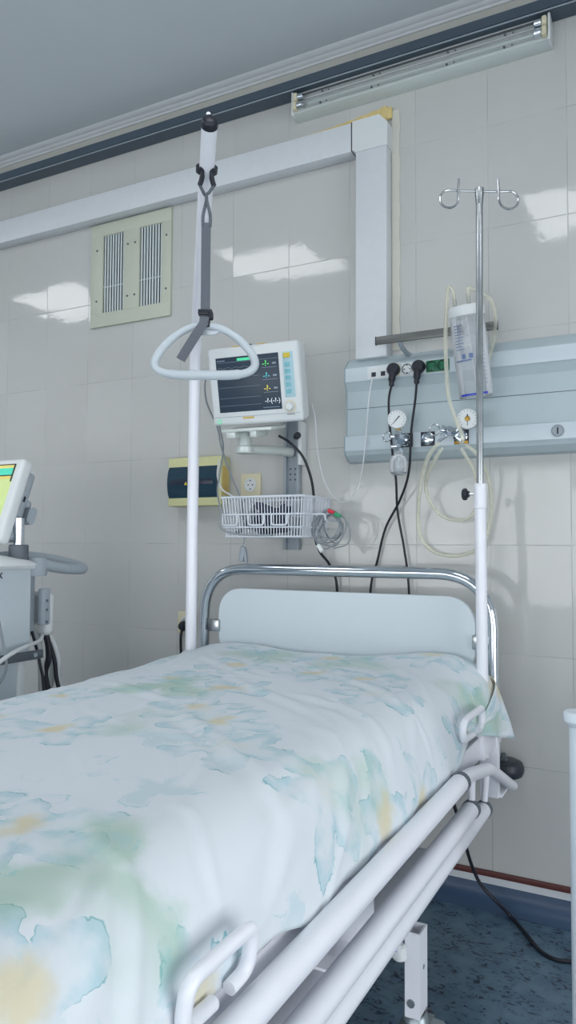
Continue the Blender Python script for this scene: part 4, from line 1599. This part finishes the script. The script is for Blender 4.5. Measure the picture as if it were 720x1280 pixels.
B().span((vx - .12, -.625, .84), (vx - .01, -.585, .985), .018, 3).build('filter_cap', 'offwhite', t)
B().span((-2.33, -1.25, .772), (vx + .006, -.672, .790), .004).build('accessory_shelf', 'offwhite', t)
B().box((vx + .012, -.93, .790), (.012, .53, .028), .003).build('accessory_rail', 'dgrey', t)
B().cyl((vx + .017, -.70, .790), (vx + .021, -.70, .790), .007, seg=10).build('rail_bolt', 'grey', t)
B().span((-2.30, -1.22, .22), (vx - .02, -.735, .772), .006).build('lower_cabinet', 'board', t)
B().span((vx - .022, -.74, .22), (vx - .008, -.715, .772), .003).build('corner_post', 'offwhite', t)
b = B().span((-2.36, -1.30, .125), (vx + .0, -.62, .22), .03, 3)
b.build('trolley_base', 'offwhite', t)
for x in (-2.29, vx - .07):
    for y in (-1.23, -.69):
        c = B().lathe([(0, -.022), (.050, -.022), (.06, -.012), (.06, .012), (.05, .022), (0, .022)], (x, y, .0605), (1, 0, 0), 20).build('caster', 'dgrey', t)
        B().span((x - .03, y - .03, .09), (x + .03, y + .03, .128), .006).build('caster_fork', 'grey', c)


def vhose(mat, pts, r, label, name='breathing_hose'):
    tag(B().tube(cat(pts, 8), r, 10).build(name, mat), label, 'hose' if 'hose' in name else 'cable')


vhose('hosepale', [at(42, 778, .64), at(48, 800, .60), at(52, 840, .58), at(56, 880, .57), (-1.80, -.56, .45)], .012, 'pale hose hanging nearest the ventilator housing')
vhose('cablewhite', [at(50, 775, .60), at(62, 795, .54), at(72, 820, .52), at(77, 860, .52), (-1.74, -.52, .45)], .009, 'white hose bowing outermost behind the ventilator')
vhose('black', [at(49, 780, .59), at(60, 800, .55), at(68, 825, .535), at(74, 862, .535), (-1.76, -.55, .45)], .007, 'black cable bowing beside the outermost white hose behind the ventilator', 'black_cable')
vhose('black', [at(52, 784, .575), at(59, 800, .565), at(61, 822, .565), at(57, 850, .57), (-1.83, -.57, .5)], .011, 'thick black hose curving inside the loop behind the ventilator')
vhose('black', [at(40, 790, .69), at(46, 812, .655), at(51, 835, .645), at(54, 855, .64), (-1.84, -.64, .5)], .005, 'thin black cable close against the ventilator housing corner', 'black_cable')
vhose('cablewhite', [at(54, 785, .60), at(50, 800, .64), at(30, 809, .78), at(10, 820, .86), at(-8, 834, .92)], .0065, 'white cable slung across the ventilator side above the grey rail', 'white_cable')
vhose('cablegrey', [at(-2, 775, .87), at(4, 805, .865), at(8, 830, .865), at(4, 846, .865), at(-6, 862, .88)], .0045, 'grey cable hanging down over the grey rail of the ventilator', 'grey_cable')
vhose('hosepale', [at(66, 800, .52), at(66, 840, .515), at(63, 880, .515), (-1.76, -.5, .45)], .012, 'wide pale hose hanging inside the white loop behind the ventilator')

# ------------------------------------------------------------------ floor cable, right-hand panel
cable('floor_cable', 'black', [at(566, 1000, .30), at(574, 1028, .2), at(583, 1060, .12), at(591, 1085, .085), at(602, 1107, .075), at(622, 1128, .075), on_z(640, 1147, .006), on_z(658, 1168, .006), on_z(675, 1188, .006), on_z(693, 1199, .006), on_z(713, 1202, .006), on_z(740, 1203, .006)], .0056,
      'black cable drooping from under the bed and lying across the blue floor')
t = thing('upright_post', (-.13, -.8, 0), 'pale white upright post with flared top rim at the right edge of the photo', 'post')
ex = -.203
pts = [(.0, .021), (.012, .024), (.4, .024)]


def slab(x0, x1, hw, r, n=6):
    o = []
    for s in (1, -1):
        for k in range(n + 1):
            a = math.radians(90 * k / n if s > 0 else 90 + 90 * k / n)
        pass
    return o


def pill(x0, x1, hw, z):
    o = []
    for k in range(9):
        a = math.radians(90 + 180 * k / 8)
        o.append((x0 + hw + math.cos(a) * hw, -.8 + math.sin(a) * hw, z))
    for k in range(9):
        a = math.radians(-90 + 180 * k / 8)
        o.append((x1 - hw + math.cos(a) * hw, -.8 + math.sin(a) * hw, z))
    return o


b = B()
b.prism(pill(ex, -.06, .020, .0), (0, 0, .78))
b.build('panel_board', 'cabinet', t)
b = B()
lv = [(ex, .020, .776), (ex - .010, .030, .788), (ex - .011, .031, .803), (ex - .008, .028, .808)]
rg = [[b.bm.verts.new(Vector(p)) for p in pill(x, -.06 + (ex - x), hw, z)] for x, hw, z in lv]
for p, q in zip(rg, rg[1:]):
    for i in range(len(p)):
        b.bm.faces.new((p[i], p[(i + 1) % len(p)], q[(i + 1) % len(p)], q[i]))
b.bm.faces.new(rg[0])
b.bm.faces.new(rg[-1])
b.build('top_rim', 'cabinet', t)
B().span((-.21, -.95, 0), (-.05, -.65, .03), .012, 3).build('foot', 'cabinet', t)

# ------------------------------------------------------------------ ceiling lights and daylight
def ceiling_light(x, label, first=[None]):
    loc = (x, -1.64, CZ)
    if first[0] is None:
        t = thing('ceiling_light', loc, label, 'light', 'ceiling lights')
        b = B()
        for lo, hi in (((-.34, -.31), (.34, -.29)), ((-.34, .29), (.34, .31)), ((-.34, -.29), (-.32, .29)), ((.32, -.29), (.34, .29))):
            b.span((x + lo[0], -1.64 + lo[1], CZ - .03), (x + hi[0], -1.64 + hi[1], CZ), .003)
        b.build('lamp_frame', 'white', t)
        B().span((x - .32, -1.93, CZ - .026), (x + .32, -1.35, CZ - .012)).build('diffuser', 'diffuser', t)
        first[0] = t
        return t
    return copy_thing(first[0], loc, label, 'ceiling lights')


for x in (-2.22, -4.05, -.39, 1.44):
    ceiling_light(x, 'square ceiling light in the row above the bed')


def area(name, loc, rot, sx, sy, energy, col):
    l = bpy.data.lights.new(name, 'AREA')
    l.shape = 'RECTANGLE'
    l.size, l.size_y = sx, sy
    l.energy = energy
    l.color = col
    o = bpy.data.objects.new(name, l)
    o.location = loc
    o.rotation_euler = rot
    COL.objects.link(o)
    return o


# daylight entering through the windows behind the photographer
area('window_daylight', ((WX0 + WX1) / 2, YB - .16, (WZ0 + WZ1) / 2), (PI / 2, 0, 0), WX1 - WX0 - .1, WZ1 - WZ0 - .1, 118, (.975, .985, 1.0))
area('window_daylight', (XR + .16, (RY0 + RY1) / 2, (RZ0 + RZ1) / 2), (PI / 2, 0, PI / 2), RY1 - RY0 - .1, RZ1 - RZ0 - .1, 90, (.975, .985, 1.0))

wd_ = bpy.data.worlds.new('world')
scene.world = wd_
wd_.use_nodes = True
bg = wd_.node_tree.nodes['Background']
sky = wd_.node_tree.nodes.new('ShaderNodeTexSky')
sky.sky_type = 'HOSEK_WILKIE'
sky.turbidity = 6.0
wd_.node_tree.links.new(sky.outputs[0], bg.inputs[0])
bg.inputs[1].default_value = .6

vs_ = scene.view_settings
vs_.view_transform = 'Standard'
vs_.look = 'None'
vs_.gamma = 1.0
vs_.exposure = -0.03
vs_.use_curve_mapping = False
